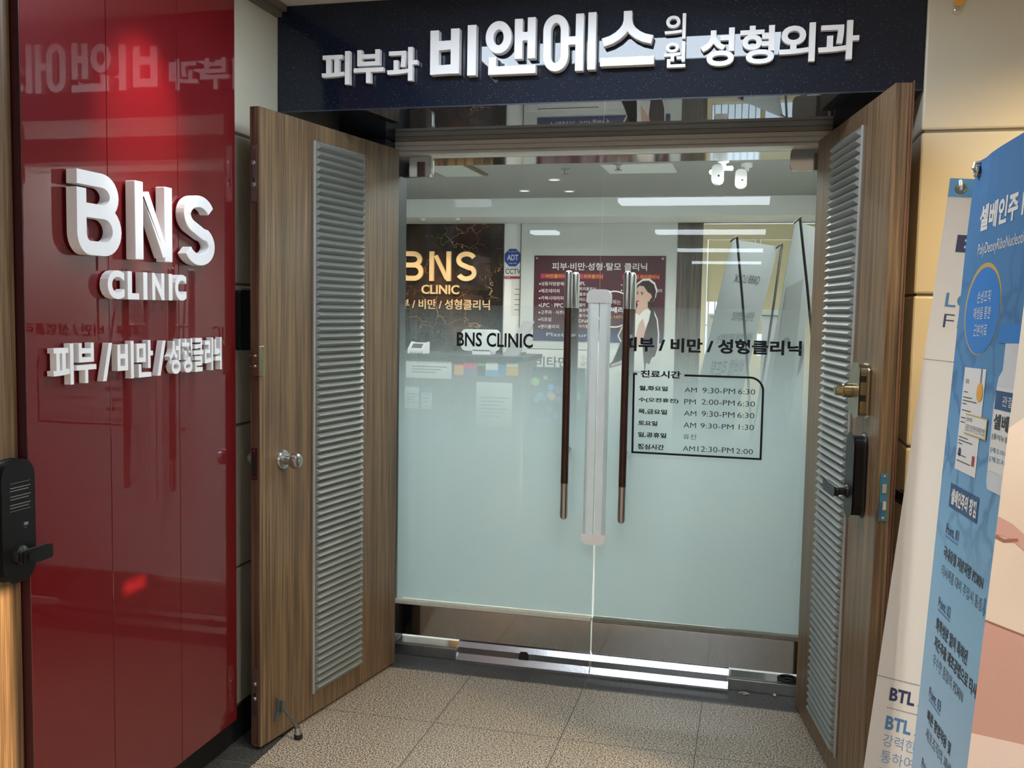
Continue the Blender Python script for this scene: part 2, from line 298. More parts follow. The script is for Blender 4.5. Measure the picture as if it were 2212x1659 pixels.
# ------------------------------------------------------------------ mesh builder
def frame(o, ex, ez, ey=None):
    """matrix with local x along ex, z along ez, y = out-of-surface direction -(ex x ez)... local -y faces the viewer"""
    ex = Vector(ex).normalized(); ez = Vector(ez).normalized()
    ey = ez.cross(ex).normalized() if ey is None else Vector(ey)
    m = Matrix.Identity(4)
    for i in range(3): m[i][0] = ex[i]; m[i][1] = ey[i]; m[i][2] = ez[i]; m[i][3] = o[i]
    return m
class MB:
    def __init__(s, T=None): s.v = []; s.f = []; s.mi = []; s.mats = []; s.cur = 0; s.T = T
    def use(s, name):
        if name not in s.mats: s.mats.append(name)
        s.cur = s.mats.index(name); return s
    def add(s, vs, fs):
        b = len(s.v)
        for p in vs:
            p = Vector(p); s.v.append(s.T @ p if s.T is not None else p)
        for f in fs: s.f.append(tuple(b+i for i in f)); s.mi.append(s.cur)
        return s
    def box(s, x0, x1, y0, y1, z0, z1):
        vs = [(x, y, z) for z in (z0, z1) for y in (y0, y1) for x in (x0, x1)]
        return s.add(vs, [(0, 2, 3, 1), (4, 5, 7, 6), (0, 1, 5, 4), (2, 6, 7, 3), (0, 4, 6, 2), (1, 3, 7, 5)])
    def rbox(s, x0, x1, y0, y1, z0, z1, r=0.004, n=3, axis='y'):
        """box with rounded corners in the plane across `axis`"""
        a0, a1, b0, b1 = (x0, x1, z0, z1) if axis == 'y' else ((x0, x1, y0, y1) if axis == 'z' else (y0, y1, z0, z1))
        pts = []
        for cx, cy, st in ((a1-r, b1-r, 0), (a0+r, b1-r, 1), (a0+r, b0+r, 2), (a1-r, b0+r, 3)):
            for k in range(n+1):
                t = (st+k/n)*pi/2; pts.append((cx+r*cos(t), cy+r*sin(t)))
        c0, c1 = (y0, y1) if axis == 'y' else ((z0, z1) if axis == 'z' else (x0, x1))
        return s.prism(pts, c0, c1, axis)
    def prism(s, pts, c0, c1, axis='y'):
        mk = (lambda p, c: (p[0], c, p[1])) if axis == 'y' else ((lambda p, c: (p[0], p[1], c)) if axis == 'z' else (lambda p, c: (c, p[0], p[1])))
        n = len(pts); vs = [mk(p, c0) for p in pts]+[mk(p, c1) for p in pts]
        fs = [tuple(range(n)), tuple(range(2*n-1, n-1, -1))]+[(i, (i+1) % n, n+(i+1) % n, n+i) for i in range(n)]
        return s.add(vs, fs)
    def poly(s, pts, y=0.0):
        return s.add([(p[0], y, p[1]) for p in pts], [tuple(range(len(pts)))])
    def rect(s, x0, x1, z0, z1, y=0.0): return s.poly([(x0, z0), (x1, z0), (x1, z1), (x0, z1)], y)
    def ellipse(s, cx, cz, rx, rz, y=0.0, n=28, a0=0, a1=2*pi): return s.poly([(cx+rx*cos(a0+(a1-a0)*k/n), cz+rz*sin(a0+(a1-a0)*k/n)) for k in range(n)], y)
    def tube(s, pts, r, n=10, caps=True):
        pts = [Vector(p) for p in pts]; rs = r if isinstance(r, (list, tuple)) else [r]*len(pts)
        vs = []; fs = []; prev = None
        for i, p in enumerate(pts):
            d = (pts[min(i+1, len(pts)-1)]-pts[max(i-1, 0)]).normalized()
            a = prev if prev is not None else (Vector((0, 0, 1)) if abs(d.z) < 0.9 else Vector((1, 0, 0)))
            u = (a-d*a.dot(d)).normalized(); w = d.cross(u); prev = u
            for k in range(n): t = 2*pi*k/n; vs.append(p+rs[i]*(u*cos(t)+w*sin(t)))
        for i in range(len(pts)-1):
            for k in range(n): fs.append((i*n+k, i*n+(k+1) % n, (i+1)*n+(k+1) % n, (i+1)*n+k))
        if caps: fs.append(tuple(range(n-1, -1, -1))); fs.append(tuple((len(pts)-1)*n+k for k in range(n)))
        return s.add(vs, fs)
    def lathe(s, prof, o, ax, n=24):
        """prof: (radius, distance along ax)"""
        ax = Vector(ax).normalized(); o = Vector(o)
        return s.tube([o+ax*d for r, d in prof], [max(r, 1e-4) for r, d in prof], n) if all(prof[i][1] != prof[i+1][1] for i in range(len(prof)-1)) else s._lathe(prof, o, ax, n)
    def _lathe(s, prof, o, ax, n):
        a = Vector((0, 0, 1)) if abs(ax.z) < 0.9 else Vector((1, 0, 0)); u = (a-ax*a.dot(ax)).normalized(); w = ax.cross(u)
        vs = []; fs = []
        for r, d in prof:
            for k in range(n): t = 2*pi*k/n; vs.append(o+ax*d+max(r, 1e-4)*(u*cos(t)+w*sin(t)))
        for i in range(len(prof)-1):
            for k in range(n): fs.append((i*n+k, i*n+(k+1) % n, (i+1)*n+(k+1) % n, (i+1)*n+k))
        fs.append(tuple(range(n-1, -1, -1))); fs.append(tuple((len(prof)-1)*n+k for k in range(n)))
        return s.add(vs, fs)
    def ring(s, c, ax, R, r, n=24, m=8):
        c = Vector(c); ax = Vector(ax).normalized(); a = Vector((0, 0, 1)) if abs(ax.z) < 0.9 else Vector((1, 0, 0)); u = (a-ax*a.dot(ax)).normalized(); w = ax.cross(u)
        vs = []; fs = []
        for i in range(n):
            t = 2*pi*i/n; d = u*cos(t)+w*sin(t)
            for k in range(m): q = 2*pi*k/m; vs.append(c+d*(R+r*cos(q))+ax*r*sin(q))
        for i in range(n):
            for k in range(m): fs.append((i*m+k, ((i+1) % n)*m+k, ((i+1) % n)*m+(k+1) % m, i*m+(k+1) % m))
        return s.add(vs, fs)
    def stroke(s, pts, w, y0, y1, closed=False, round_=False):
        """a band of width w along a polyline in the local xz plane, from depth y0 to y1"""
        P = [Vector((p[0], p[1])) for p in pts]; n = len(P); Lf = []; Rt = []
        for i in range(n):
            if closed: a, b = P[i-1], P[(i+1) % n]
            else: a, b = P[max(i-1, 0)], P[min(i+1, n-1)]
            d0 = (P[i]-a); d1 = (b-P[i])
            d0 = d0.normalized() if d0.length > 1e-9 else d1.normalized(); d1 = d1.normalized() if d1.length > 1e-9 else d0
            t = (d0+d1); t = t.normalized() if t.length > 1e-6 else d1
            nn = Vector((-t.y, t.x)); c = max(0.35, nn.dot(Vector((-d1.y, d1.x))))
            Lf.append(P[i]+nn*(w/2/c)); Rt.append(P[i]-nn*(w/2/c))
        vs = []; fs = []
        for i in range(n): vs += [(Lf[i].x, y0, Lf[i].y), (Rt[i].x, y0, Rt[i].y), (Lf[i].x, y1, Lf[i].y), (Rt[i].x, y1, Rt[i].y)]
        m = n if closed else n-1
        for i in range(m):
            a = 4*i; b = 4*((i+1) % n)
            fs += [(a, a+1, b+1, b)]
            if y0 != y1: fs += [(a+2, b+2, b+3, a+3), (a, b, b+2, a+2), (a+1, a+3, b+3, b+1)]
        if not closed and y0 != y1: e = 4*(n-1); fs += [(0, 2, 3, 1), (e, e+1, e+3, e+2)]
        return s.add(vs, fs)
    def text(s, body, x0, x1, z0, z1, y=0.0, depth=0.0, off=0.0, flip=False, res=3):
        """lettering fitted exactly into a rectangle of the local xz plane; depth comes out along -y; x1 None keeps the natural width"""
        c = bpy.data.curves.new('lettering', 'FONT'); c.body = body; c.size = 1; c.resolution_u = res; c.offset = off
        if depth: c.extrude = 0.5
        o = bpy.data.objects.new('lettering', c); COL.objects.link(o)
        bpy.context.view_layer.update(); dg = bpy.context.evaluated_depsgraph_get()
        me = bpy.data.meshes.new_from_object(o.evaluated_get(dg))
        V = [v.co.copy() for v in me.vertices]; F = [tuple(p.vertices) for p in me.polygons]
        bpy.data.objects.remove(o); bpy.data.curves.remove(c); bpy.data.meshes.remove(me)
        if not V: return s
        ax, bx = min(v.x for v in V), max(v.x for v in V); ay, by = min(v.y for v in V), max(v.y for v in V)
        k = (z1-z0)/(by-ay); sxx = k if x1 is None else (x1-x0)/(bx-ax)
        if x1 is None: x1 = x0+(bx-ax)*sxx
        vs = []
        for v in V:
            xx = x0+(v.x-ax)*sxx
            if flip: xx = x0+x1-xx
            vs.append((xx, y-(v.z+0.5)*depth if depth else y, z0+(v.y-ay)*k))
        return s.add(vs, F)
    def build(s, name, m=None, parent=None, smooth=False, bevel=0.0, seg=2, angle=35):
        root = parent
        while root is not None and root.parent is not None: root = root.parent
        org = root.location if root is not None else Vector((0, 0, 0))
        inv = root.rotation_euler.to_matrix().inverted() if root is not None else Matrix.Identity(3)
        me = bpy.data.meshes.new(name); me.from_pydata([inv @ (v-org) for v in s.v], [], s.f)
        names = s.mats if s.mats else [m]
        for k in names: me.materials.append(M[k])
        for p, i in zip(me.polygons, s.mi): p.material_index = i if s.mats else 0
        me.update()
        o = bpy.data.objects.new(name, me); COL.objects.link(o)
        if parent is not None: o.parent = parent
        if smooth:
            for p in me.polygons: p.use_smooth = True
            me.set_sharp_from_angle(angle=radians(angle))
        if bevel:
            b = o.modifiers.new('edge', 'BEVEL'); b.width = bevel; b.segments = seg; b.limit_method = 'ANGLE'; b.angle_limit = radians(40)
        return o
def tag(o, label=None, cat=None, group=None, kind=None):
    if label: o['label'] = label
    if cat: o['category'] = cat
    if group: o['group'] = group
    if kind: o['kind'] = kind
    return o
def thing(name, loc, label, cat, group=None, kind=None, rot=None):
    o = bpy.data.objects.new(name, None); COL.objects.link(o); o.empty_display_size = 0.1
    o.location = loc
    if rot: o.rotation_euler = rot
    return tag(o, label, cat, group, kind)
def struct(o, label, cat): return tag(o, label, cat, kind='structure')
def BX(*a): return MB().box(*a)
def copy_tree(root, dv, label=None, group=None):
    r = root.copy(); COL.objects.link(r); r.location = root.location+Vector(dv)
    if label: r['label'] = label
    if group: r['group'] = group
    for ch in root.children:
        c = ch.copy(); COL.objects.link(c); c.parent = r
        for g in ch.children:
            d = g.copy(); COL.objects.link(d); d.parent = c
    return r

# ================================================================== THE SETTING
b = MB(); b.use('granite').box(-0.93, 4.0, -20.2, -0.2027, -0.06, 0); b.box(-3.4, -0.93, -20.2, -2.6, -0.06, 0)
b.use('granite_d').box(-0.93, 1.25, -0.2027, 0.10, -0.06, 0); b.box(-1.3, -0.93, -2.6, 0.10, -0.06, 0)
b.use('joint'); b.box(-1.07, -0.93, -1.147, -1.144, 0, 0.0004); b.box(-1.07, -0.93, -0.675, -0.672, 0, 0.0004)
for k in (-0.4655, 0.0015, 0.4685): b.box(k-0.0015, k+0.0015, -0.2027, -0.052, 0, 0.0004)
struct(b.build('floor'), 'speckled beige granite tile floor with a dark granite border', 'floor')
struct(BX(-3.4, 3.4, 0.10, 5.2, -0.06, 0).build('floor', 'tile_in'), 'pale floor inside the clinic behind the glass doors', 'floor')
struct(BX(-3.4, 4.0, -20.2, 0.12, CEIL, CEIL+0.08).build('ceiling', 'ceil'), 'pale flat ceiling of the passage above the dark fascia', 'ceiling')
b = BX(-3.2, 1.4, 0.12, 4.5, CEIL_IN, CEIL_IN+0.06)
struct(b.build('ceiling', 'ceil_in'), 'grey ceiling inside the clinic seen through the glass', 'ceiling')
struct(BX(-3.2, 1.4, 3.72, 4.45, 2.25, CEIL_IN-0.001).build('trim_1', 'beam'), 'white dropped beam across the clinic ceiling', 'beam')

JZ = [0.114, 0.601, 1.094, 1.570, 2.069, CEIL]
b = MB(); b.use('joint').box(-1.25, -1.087, -2.6, -0.0, 0, CEIL)
w = b.build('wall_left'); struct(w, 'cream metal panelled wall behind the open left wooden door', 'wall')
for i in range(5):
    MB().box(-1.095, -1.081, -2.55, -0.02, JZ[i]+0.004, JZ[i+1]-0.004).build('wall_panel', 'panel', w, bevel=0.005)
b = MB(); b.use('joint').box(1.098, 4.0, -0.684, -0.0, 0, CEIL)
w = b.build('wall_right'); struct(w, 'warm cream panelled pillar wall right of the entrance', 'wall')
for i in range(5):
    z0, z1 = max(JZ[i], 0.10)+0.004, JZ[i+1]-0.004
    MB().box(1.088, 2.60, -0.692, -0.03, z0, z1).build('wall_panel', 'panel', w, bevel=0.007)
    MB().box(2.61, 3.99, -0.692, -0.60, z0, z1).build('wall_panel', 'panel', w, bevel=0.007)
struct(BX(-1.081, -1.072, -2.03, -0.17, 0, 0.112).build('baseboard_left', 'plinth'), 'black recessed plinth at the foot of the left wall', 'baseboard')
struct(BX(1.075, 2.6, -0.700, -0.17, 0, 0.098).build('baseboard_right', 'plinth'), 'black plinth at the foot of the cream pillar', 'baseboard')
struct(MB().box(-1.081, -1.040, -2.0, -0.695, CEIL-0.022, CEIL).box(-1.081, -1.060, -2.0, -0.695, CEIL-0.040, CEIL-0.022).build('trim_2', 'joint'), 'grey ceiling moulding above the cream wall', 'moulding')
# wall over the glass doors and the two dark jambs
struct(BX(-3.4, 4.0, 0.005, 0.12, 2.192, CEIL+0.05).box(-3.4, -1.081, 0.005, 0.12, 0, 2.192).box(1.10, 4.0, 0.005, 0.12, 0, 2.192).build('wall_front', 'wallpaint'), 'wall over the glass doors', 'wall')
b = MB(); b.box(-1.081, -0.872, -0.160, 0.09, 0, 2.191); struct(b.build('trim_3', 'jamb', bevel=0.003), 'dark jamb at the left of the glass doors', 'door jamb')
b = MB(); b.box(0.872, 1.087, -0.140, 0.09, 0, 2.191); struct(b.build('trim_4', 'jamb', bevel=0.003), 'dark jamb at the right of the glass doors', 'door jamb')
# the beige profile over the glass
pr = [(-0.060, 2.1915), (-0.060, 2.175), (-0.054, 2.175), (-0.054, 2.172), (-0.060, 2.172), (-0.060, 2.156), (-0.052, 2.154), (-0.052, 2.150), (-0.060, 2.150), (-0.060, 2.1395), (0.060, 2.1395), (0.060, 2.1915)]
b = MB(); b.prism(pr, -0.871, 0.871, 'x'); b.box(-0.012, -0.006, -0.068, -0.060, 2.152, 2.160).box(-0.0145, -0.011, -0.063, -0.060, 2.150, 2.168)
b.use('transom'); b.mats = ['transom', 'steel_m']; b.use('steel_m').box(-0.871, 0.871, 0.0605, 0.26, 2.1385, 2.1915)
struct(b.build('trim_5'), 'beige metal profile above the glass doors', 'door head')

# passage behind the viewer: side walls, end wall, window with the low sun
struct(BX(-3.4, -1.05, -3.15, -3.05, 0, CEIL).build('wall_back', 'corr'), 'return wall of the passage', 'wall')
struct(BX(-3.4, -3.2, -20, -3.05, 0, CEIL).build('wall_left', 'corr'), 'left wall of the passage', 'wall')
struct(BX(-3.4, 4.0, -20.2, -20.0, 0, CEIL).build('wall_back', 'corr'), 'end wall of the passage', 'wall')
def pierced(x0, x1, y0, y1, z0, z1, holes):
    """wall slab with rectangular openings (ya, yb, za, zb)"""
    ys = sorted({y0, y1, *[h[0] for h in holes], *[h[1] for h in holes]}); zs = sorted({z0, z1, *[h[2] for h in holes], *[h[3] for h in holes]})
    b = MB()
    for i in range(len(ys)-1):
        for j in range(len(zs)-1):
            cy, cz = (ys[i]+ys[i+1])/2, (zs[j]+zs[j+1])/2
            if not any(h[0] < cy < h[1] and h[2] < cz < h[3] for h in holes): b.box(x0, x1, ys[i], ys[i+1], zs[j], zs[j+1])
    return b
WIN = (-8.2, -4.465, 0.45, 2.04)
SUN_SLOT = (-4.085, -3.975, 1.905, 1.945)  # slot added in the unseen wall to throw a sun patch on the red sign
struct(pierced(3.2, 3.23, -20, -0.69, 0, CEIL, [WIN, SUN_SLOT]).build('wall_right', 'corr'), 'right wall of the passage with a window and an added sun slot', 'wall')
b = MB(); y0, y1, z0, z1 = WIN
b.box(3.19, 3.24, y0, y0+0.05, z0, z1).box(3.19, 3.24, y0+0.05, y1, z0, z0+0.05).box(3.19, 3.24, (y0+y1)/2-0.6, (y0+y1)/2-0.55, z0+0.05, z1)
struct(b.build('window_2', 'steel_d'), 'window in the right wall of the passage', 'window')

# ------------------------------------------------------------------ ceiling lamps of the passage
def ceiling_light(x, y, z, lx, ly, m='led', label='', group=None, dep=0.010):
    t = thing('ceiling_light', (x, y, z), label, 'ceiling light', group)
    b = MB()
    for a in ((-lx/2-0.012, lx/2+0.012, -ly/2-0.012, -ly/2), (-lx/2-0.012, lx/2+0.012, ly/2, ly/2+0.012), (-lx/2-0.012, -lx/2, -ly/2, ly/2), (lx/2, lx/2+0.012, -ly/2, ly/2)):
        b.box(x+a[0], x+a[1], y+a[2], y+a[3], z-0.014, z-0.0005)
    b.build('frame', 'white', t)
    BX(x-lx/2, x+lx/2, y-ly/2, y+ly/2, z-dep, z-0.002).build('diffuser', m, t)
    return t
ceiling_light(0.06, -1.44, CEIL, 1.22, 0.33, label='flat ceiling light panel just in front of the dark sign fascia')
for k, y in enumerate((-5.25, -8.7, -12.3, -16.2)):
    ceiling_light(0.03, y, CEIL, 1.36, 0.30, 'led_far', label='flat panel light in the row along the passage ceiling', group='passage ceiling lights', dep=0.055)
for y in (-4.95, -8.75):
    ceiling_light(-2.12, y, CEIL, 0.34, 0.30, 'led_far', label='small flat panel light at the side of the passage ceiling', group='side passage lights', dep=0.055)

def added_downlight(x, y, e, label, c=(1.0, 0.70, 0.33)):
    t = thing('downlight', (x, y, CEIL), label, 'downlight')
    MB().ring((x, y, CEIL-0.003), (0, 0, 1), 0.058, 0.008).build('bezel', 'white', t, True)
    MB().lathe([(0.055, 0), (0.055, 0.003)], (x, y, CEIL-0.0006), (0, 0, -1), 20).build('lens', 'lampdot', t)
    l = bpy.data.lights.new('downlight_bulb', 'SPOT'); l.energy = e; l.color = c; l.spot_size = radians(150); l.spot_blend = 0.8; l.shadow_soft_size = 0.05
    o = bpy.data.objects.new('downlight_bulb', l); COL.objects.link(o); o.location = (x, y, CEIL-0.012)
t = thing('glow_spotlight', (-0.50, -1.57, CEIL), 'unseen ceiling spotlight added to make a glow on the red wall sign', 'spotlight')  # unseen lamp, added to make the glow on the red sign
MB().lathe([(0.03, 0), (0.03, 0.012), (0.010, 0.016), (0.010, 0.03)], (-0.50, -1.57, CEIL-0.0005), (0, 0, -1), 16).build('mount', 'white', t, True)
MB().lathe([(0.022, 0), (0.026, 0.05), (0.028, 0.052)], (-0.485, -1.57, CEIL-0.035), (-0.75, 0, -0.66), 18).build('head', 'white', t, True)
l = bpy.data.lights.new('sign_spot', 'SPOT'); l.energy = 50; l.color = (1.0, 0.86, 0.74); l.spot_size = radians(40); l.spot_blend = 1.0; l.shadow_soft_size = 0.02
o = bpy.data.objects.new('sign_spot', l); COL.objects.link(o); o.location = (-0.535, -1.57, CEIL-0.08)
o.rotation_euler = (Vector((-1.018, -1.575, 1.99))-o.location).to_track_quat('-Z', 'Y').to_euler()
added_downlight(1.75, -1.45, 155, 'unseen warm downlight added in front of the cream pillar')  # unseen lamp, added for the warm light on the pillar
added_downlight(1.35, -3.35, 160, 'unseen downlight added over the banner stands', (1.0, 0.97, 0.92))  # unseen lamp, added to brighten the banners
# ================================================================== INSIDE THE CLINIC
struct(BX(-1.37, -0.03, 4.30, 4.42, 0, 2.249).build('wall_back', 'wallpaint'), 'white inner wall carrying the maroon price poster', 'wall')
struct(BX(-1.53, -1.371, 4.33, 4.42, 0, 2.249).build('wall_back', 'beam'), 'narrow white wall strip beside the brown marble', 'wall')
struct(BX(-1.377, -1.371, 4.295, 4.33, 0.9, 2.249).build('trim_6', 'joint'), 'grey corner strip beside the white wall', 'trim')
struct(BX(-3.1, -1.531, 4.31, 4.42, 0, 2.249).build('wall_back', 'marble'), 'brown veined marble wall behind the reception', 'wall')
struct(BX(-0.028, 0.178, 4.29, 4.42, 0, 2.249).build('trim_7', 'wood_grey'), 'grey wood pilaster beside the cream window', 'pilaster')
struct(BX(-3.25, -3.1, 0.12, 4.5, 0, CEIL_IN).build('wall_left', 'wallpaint'), 'left inner wall of the clinic', 'wall')
struct(BX(1.25, 1.4, 0.12, 4.5, 0, CEIL_IN).build('wall_right', 'wallpaint'), 'right inner wall of the clinic', 'wall')
# the cream window wall with its blind
w = BX(0.179, 0.215, 4.28, 4.40, 0, 2.235).box(1.02, 1.066, 4.28, 4.40, 0, 2.235).box(0.215, 1.02, 4.28, 4.40, 2.195, 2.235).box(0.215, 1.02, 4.28, 4.40, 0, 1.16).box(0.60, 0.64, 4.30, 4.40, 1.16, 2.195).build('window_1', 'cream')
struct(w, 'cream framed window with a half-lowered blind at the back of the clinic', 'window')
BX(0.215, 1.02, 4.375, 4.380, 1.16, 2.195).build('glass', 'glass', w)
BX(0.21, 1.02, 4.277, 4.30, 2.11, 2.20).build('blind_cassette', 'cream', w)
BX(0.222, 0.598, 4.315, 4.318, 1.60, 2.11).box(0.642, 1.015, 4.315, 4.318, 1.34, 2.11).build('blind', 'blind', w)
BX(1.066, 1.25, 4.29, 4.42, 0, 2.249).build('wall_strip', 'wallpaint', w)
b = MB()
for k in range(7): b.box(0.23+k*0.055, 0.236+k*0.055, 4.39, 4.396, 1.16, 1.62)
b.box(0.215, 0.60, 4.388, 4.392, 1.40, 1.406).build('bars', 'joint', w)
t = thing('wall_notice', (0.24, 4.36, 1.28), 'small white notice with a green star in the lower window', 'notice')
MB().use('p_white').box(0.232, 0.345, 4.362, 4.366, 1.24, 1.50).build('sheet', None, t)
f = MB(frame((0.232, 4.3615, 1.24), (1, 0, 0), (0, 0, 1)))
st = [(0.06+(0.03 if k % 2 == 0 else 0.013)*cos(pi/2+k*pi/5), 0.15+(0.03 if k % 2 == 0 else 0.013)*sin(pi/2+k*pi/5)) for k in range(10)]
f.use('p_green').poly(st); f.use('p_dark').text("'마", 0.02, 0.07, 0.215, 0.245); f.build('printing', None, t)
for x in (-0.9, 0.45):
    ceiling_light(x, 0.95, CEIL_IN, 1.2, 0.6, 'led_in', 'unseen light panel added in the clinic ceiling just inside the doors', 'added clinic light panels')  # panels hidden behind the door head, added to light the clinic
# ceiling fittings
def inside_bulb(x, y, z, e):
    l = bpy.data.lights.new('downlight_bulb', 'SPOT'); l.energy = e; l.color = (1.0, 0.97, 0.92); l.spot_size = radians(150); l.spot_blend = 0.6; l.shadow_soft_size = 0.04
    o = bpy.data.objects.new('downlight_bulb', l); COL.objects.link(o); o.location = (x, y, z)
t = thing('air_vent', (-1.3, 2.1, CEIL_IN), 'white slatted air vent in the clinic ceiling', 'air vent')
BX(-1.46, -1.14, 1.80, 2.36, CEIL_IN-0.012, CEIL_IN-0.001).build('frame', 'joint', t)
b = MB()
for k in range(16): b.box(-1.43, -1.17, 1.83+k*0.033, 1.845+k*0.033, CEIL_IN-0.018, CEIL_IN-0.0125)
b.build('slats', 'wallpaint', t)
b = MB()
for a in ((-0.335, 0.10, 2.03, 2.036), (-0.335, 0.10, 2.404, 2.41), (-0.335, -0.329, 2.036, 2.404), (0.094, 0.10, 2.036, 2.404)): b.box(a[0], a[1], a[2], a[3], CEIL_IN-0.006, CEIL_IN-0.0005)
b.box(-0.329, 0.094, 2.036, 2.404, CEIL_IN-0.004, CEIL_IN-0.0005)
tag(b.build('access_hatch', 'joint' if False else 'wallpaint'), 'square access hatch in the clinic ceiling', 'hatch')
def sprinkler(x, y, label):
    t = thing('sprinkler', (x, y, CEIL_IN), label, 'sprinkler')
    MB().lathe([(0.028, 0), (0.026, 0.006), (0.012, 0.010), (0.010, 0.030), (0.004, 0.034)], (x, y, CEIL_IN-0.0005), (0, 0, -1), 16).build('body', 'steel_d', t, True)
    b = MB()
    for k in range(6):
        a = k*pi/3; b.box(x+0.018*cos(a)-0.006, x+0.018*cos(a)+0.006, y+0.018*sin(a)-0.006, y+0.018*sin(a)+0.006, CEIL_IN-0.040, CEIL_IN-0.037)
    b.lathe([(0.014, 0), (0.014, 0.003)], (x, y, CEIL_IN-0.0365), (0, 0, -1), 12).build('deflector', 'steel_d', t)
sprinkler(-0.58, 2.18, 'sprinkler head in the clinic ceiling left of the door gap')
sprinkler(-0.224, 2.02, 'flower-shaped sprinkler head beside the ceiling hatch')
for k, (x, y) in enumerate(((-0.753, 2.66), (-1.098, 3.24), (-0.767, 3.30))):
    t = thing('downlight', (x, y, CEIL_IN), ['recessed downlight nearest the glass doors', 'recessed downlight over the reception, leftmost', 'recessed downlight nearest the white beam'][k], 'downlight', 'recessed downlights')
    MB().ring((x, y, CEIL_IN-0.002), (0, 0, 1), 0.036, 0.006).build('bezel', 'white', t, True)
    MB().lathe([(0.034, 0), (0.034, 0.003)], (x, y, CEIL_IN-0.0006), (0, 0, -1), 18).build('lens', 'lampdot', t)
    inside_bulb(x, y, CEIL_IN-0.012, 34)
def sensor(x, y, label, lit):
    t = thing('motion_sensor', (x, y, CEIL_IN), label, 'motion sensor')
    MB().lathe([(0.034, 0), (0.034, 0.022), (0.016, 0.028), (0.016, 0.045)], (x+0.03, y, CEIL_IN-0.0005), (0, 0, -1), 20).build('mount', 'white', t, True)
    MB().rbox(x-0.028, x+0.028, y-0.045, y+0.012, CEIL_IN-0.145, CEIL_IN-0.045, 0.022, 5).build('housing', 'white', t, bevel=0.006)
    MB().lathe([(0.006, 0), (0.006, 0.003)], (x+0.008, y-0.0455, CEIL_IN-0.105), (0, -1, 0), 10).build('lens', 'black', t)
    if lit: MB().lathe([(0.014, 0), (0.012, 0.008), (0.004, 0.012)], (x-0.035, y-0.02, CEIL_IN-0.080), (-1, 0, 0), 12).build('lamp', 'led_in', t)
    if lit: MB().lathe([(0.014, 0), (0.012, 0.008), (0.004, 0.012)], (x+0.075, y-0.02, CEIL_IN-0.06), (1, 0, 0), 12).box(x+0.03, x+0.075, y-0.03, y-0.01, CEIL_IN-0.07, CEIL_IN-0.05).build('lamp', 'led_in', t)
inside_bulb(0.475, 1.88, CEIL_IN-0.060, 34)
sensor(0.375, 1.9, 'white ceiling sensor with two bright lamps, the upper of two by the right door', True)
sensor(0.505, 2.1, 'white ceiling sensor without lamps, the lower of two by the right door', False)

# letter shapes shared by the big signs: strokes in a unit box (x right, z up), w = stroke width in the same unit
def arc(cx, cz, rx, rz, a0, a1, n=14): return [(cx+rx*cos(radians(a0+(a1-a0)*k/n)), cz+rz*sin(radians(a0+(a1-a0)*k/n))) for k in range(n+1)]
GL = {
 'B': [([(0.02, 0.915)]+[(0.50, 0.915)]+arc(0.56, 0.725, 0.28, 0.19, 90, -90)+[(0.30, 0.535)], 0),
       ([(0.115, 0.79), (0.115, 0.27)]+arc(0.295, 0.265, 0.18, 0.18, 180, 270, 7)+[(0.55, 0.085)]+arc(0.60, 0.31, 0.30, 0.225, -90, 90), 0), ([(0.64, 0.535), (0.125, 0.535)], 0)],
 'N': [([(0.125, 0.0), (0.125, 1.0)], 0), ([(0.29, 0.86), (0.80, 0.075)], 0), ([(0.875, 0.0), (0.875, 1.0)], 0)],
 'S': [(arc(0.50, 0.715, 0.385, 0.20, 22, 180)+arc(0.50, 0.715, 0.385, 0.20, 180, 232, 5)+[(0.62, 0.455)]+arc(0.50, 0.285, 0.385, 0.20, 52, 0, 5)+arc(0.50, 0.285, 0.385, 0.20, 0, -158), 0)],
 'bi': [([(0.10, 0.05), (0.10, 0.93)], 0), ([(0.54, 0.05), (0.54, 0.95)], 0), ([(0.02, 0.62), (0.60, 0.63)], 0), ([(0.02, 0.135), (0.60, 0.15)], 0), ([(0.895, 0.0), (0.895, 1.0)], 0)],
 'an': [(arc(0.26, 0.675, 0.18, 0.215, 0, 360, 28)[:-1], 1), ([(0.655, 0.27), (0.655, 0.985)], 0), ([(0.91, 0.27), (0.91, 1.0)], 0), ([(0.655, 0.67), (0.91, 0.67)], 0), ([(0.14, 0.33), (0.14, 0.085), (1.0, 0.085)], 0)],
 'e': [(arc(0.24, 0.72, 0.165, 0.20, 0, 180)+arc(0.24, 0.28, 0.165, 0.20, 180, 360), 1), ([(0.42, 0.53), (0.62, 0.53)], 0), ([(0.685, 0.0), (0.685, 0.99)], 0), ([(0.915, 0.01), (0.915, 1.0)], 0)],
 's': [([(0.50, 1.0), (0.50, 0.82), (0.47, 0.72), (0.41, 0.64), (0.32, 0.56), (0.20, 0.495), (0.04, 0.45)], 0), ([(0.50, 0.84), (0.53, 0.72), (0.59, 0.64), (0.68, 0.565), (0.80, 0.505), (0.96, 0.465)], 0), ([(0.0, 0.10), (1.0, 0.10)], 0)],
}
GW = {'B': (0.205, 0.17), 'N': (0.20, 0.17), 'S': (0.20, 0.175), 'bi': (0.20, 0.165), 'an': (0.165, 0.15), 'e': (0.165, 0.14), 's': (0.15, 0.17)}
def solid(mesh):
    bm = bmesh.new(); bm.from_mesh(mesh); bmesh.ops.remove_doubles(bm, verts=bm.verts, dist=1e-6); bmesh.ops.recalc_face_normals(bm, faces=bm.faces); bm.to_mesh(mesh); bm.free()
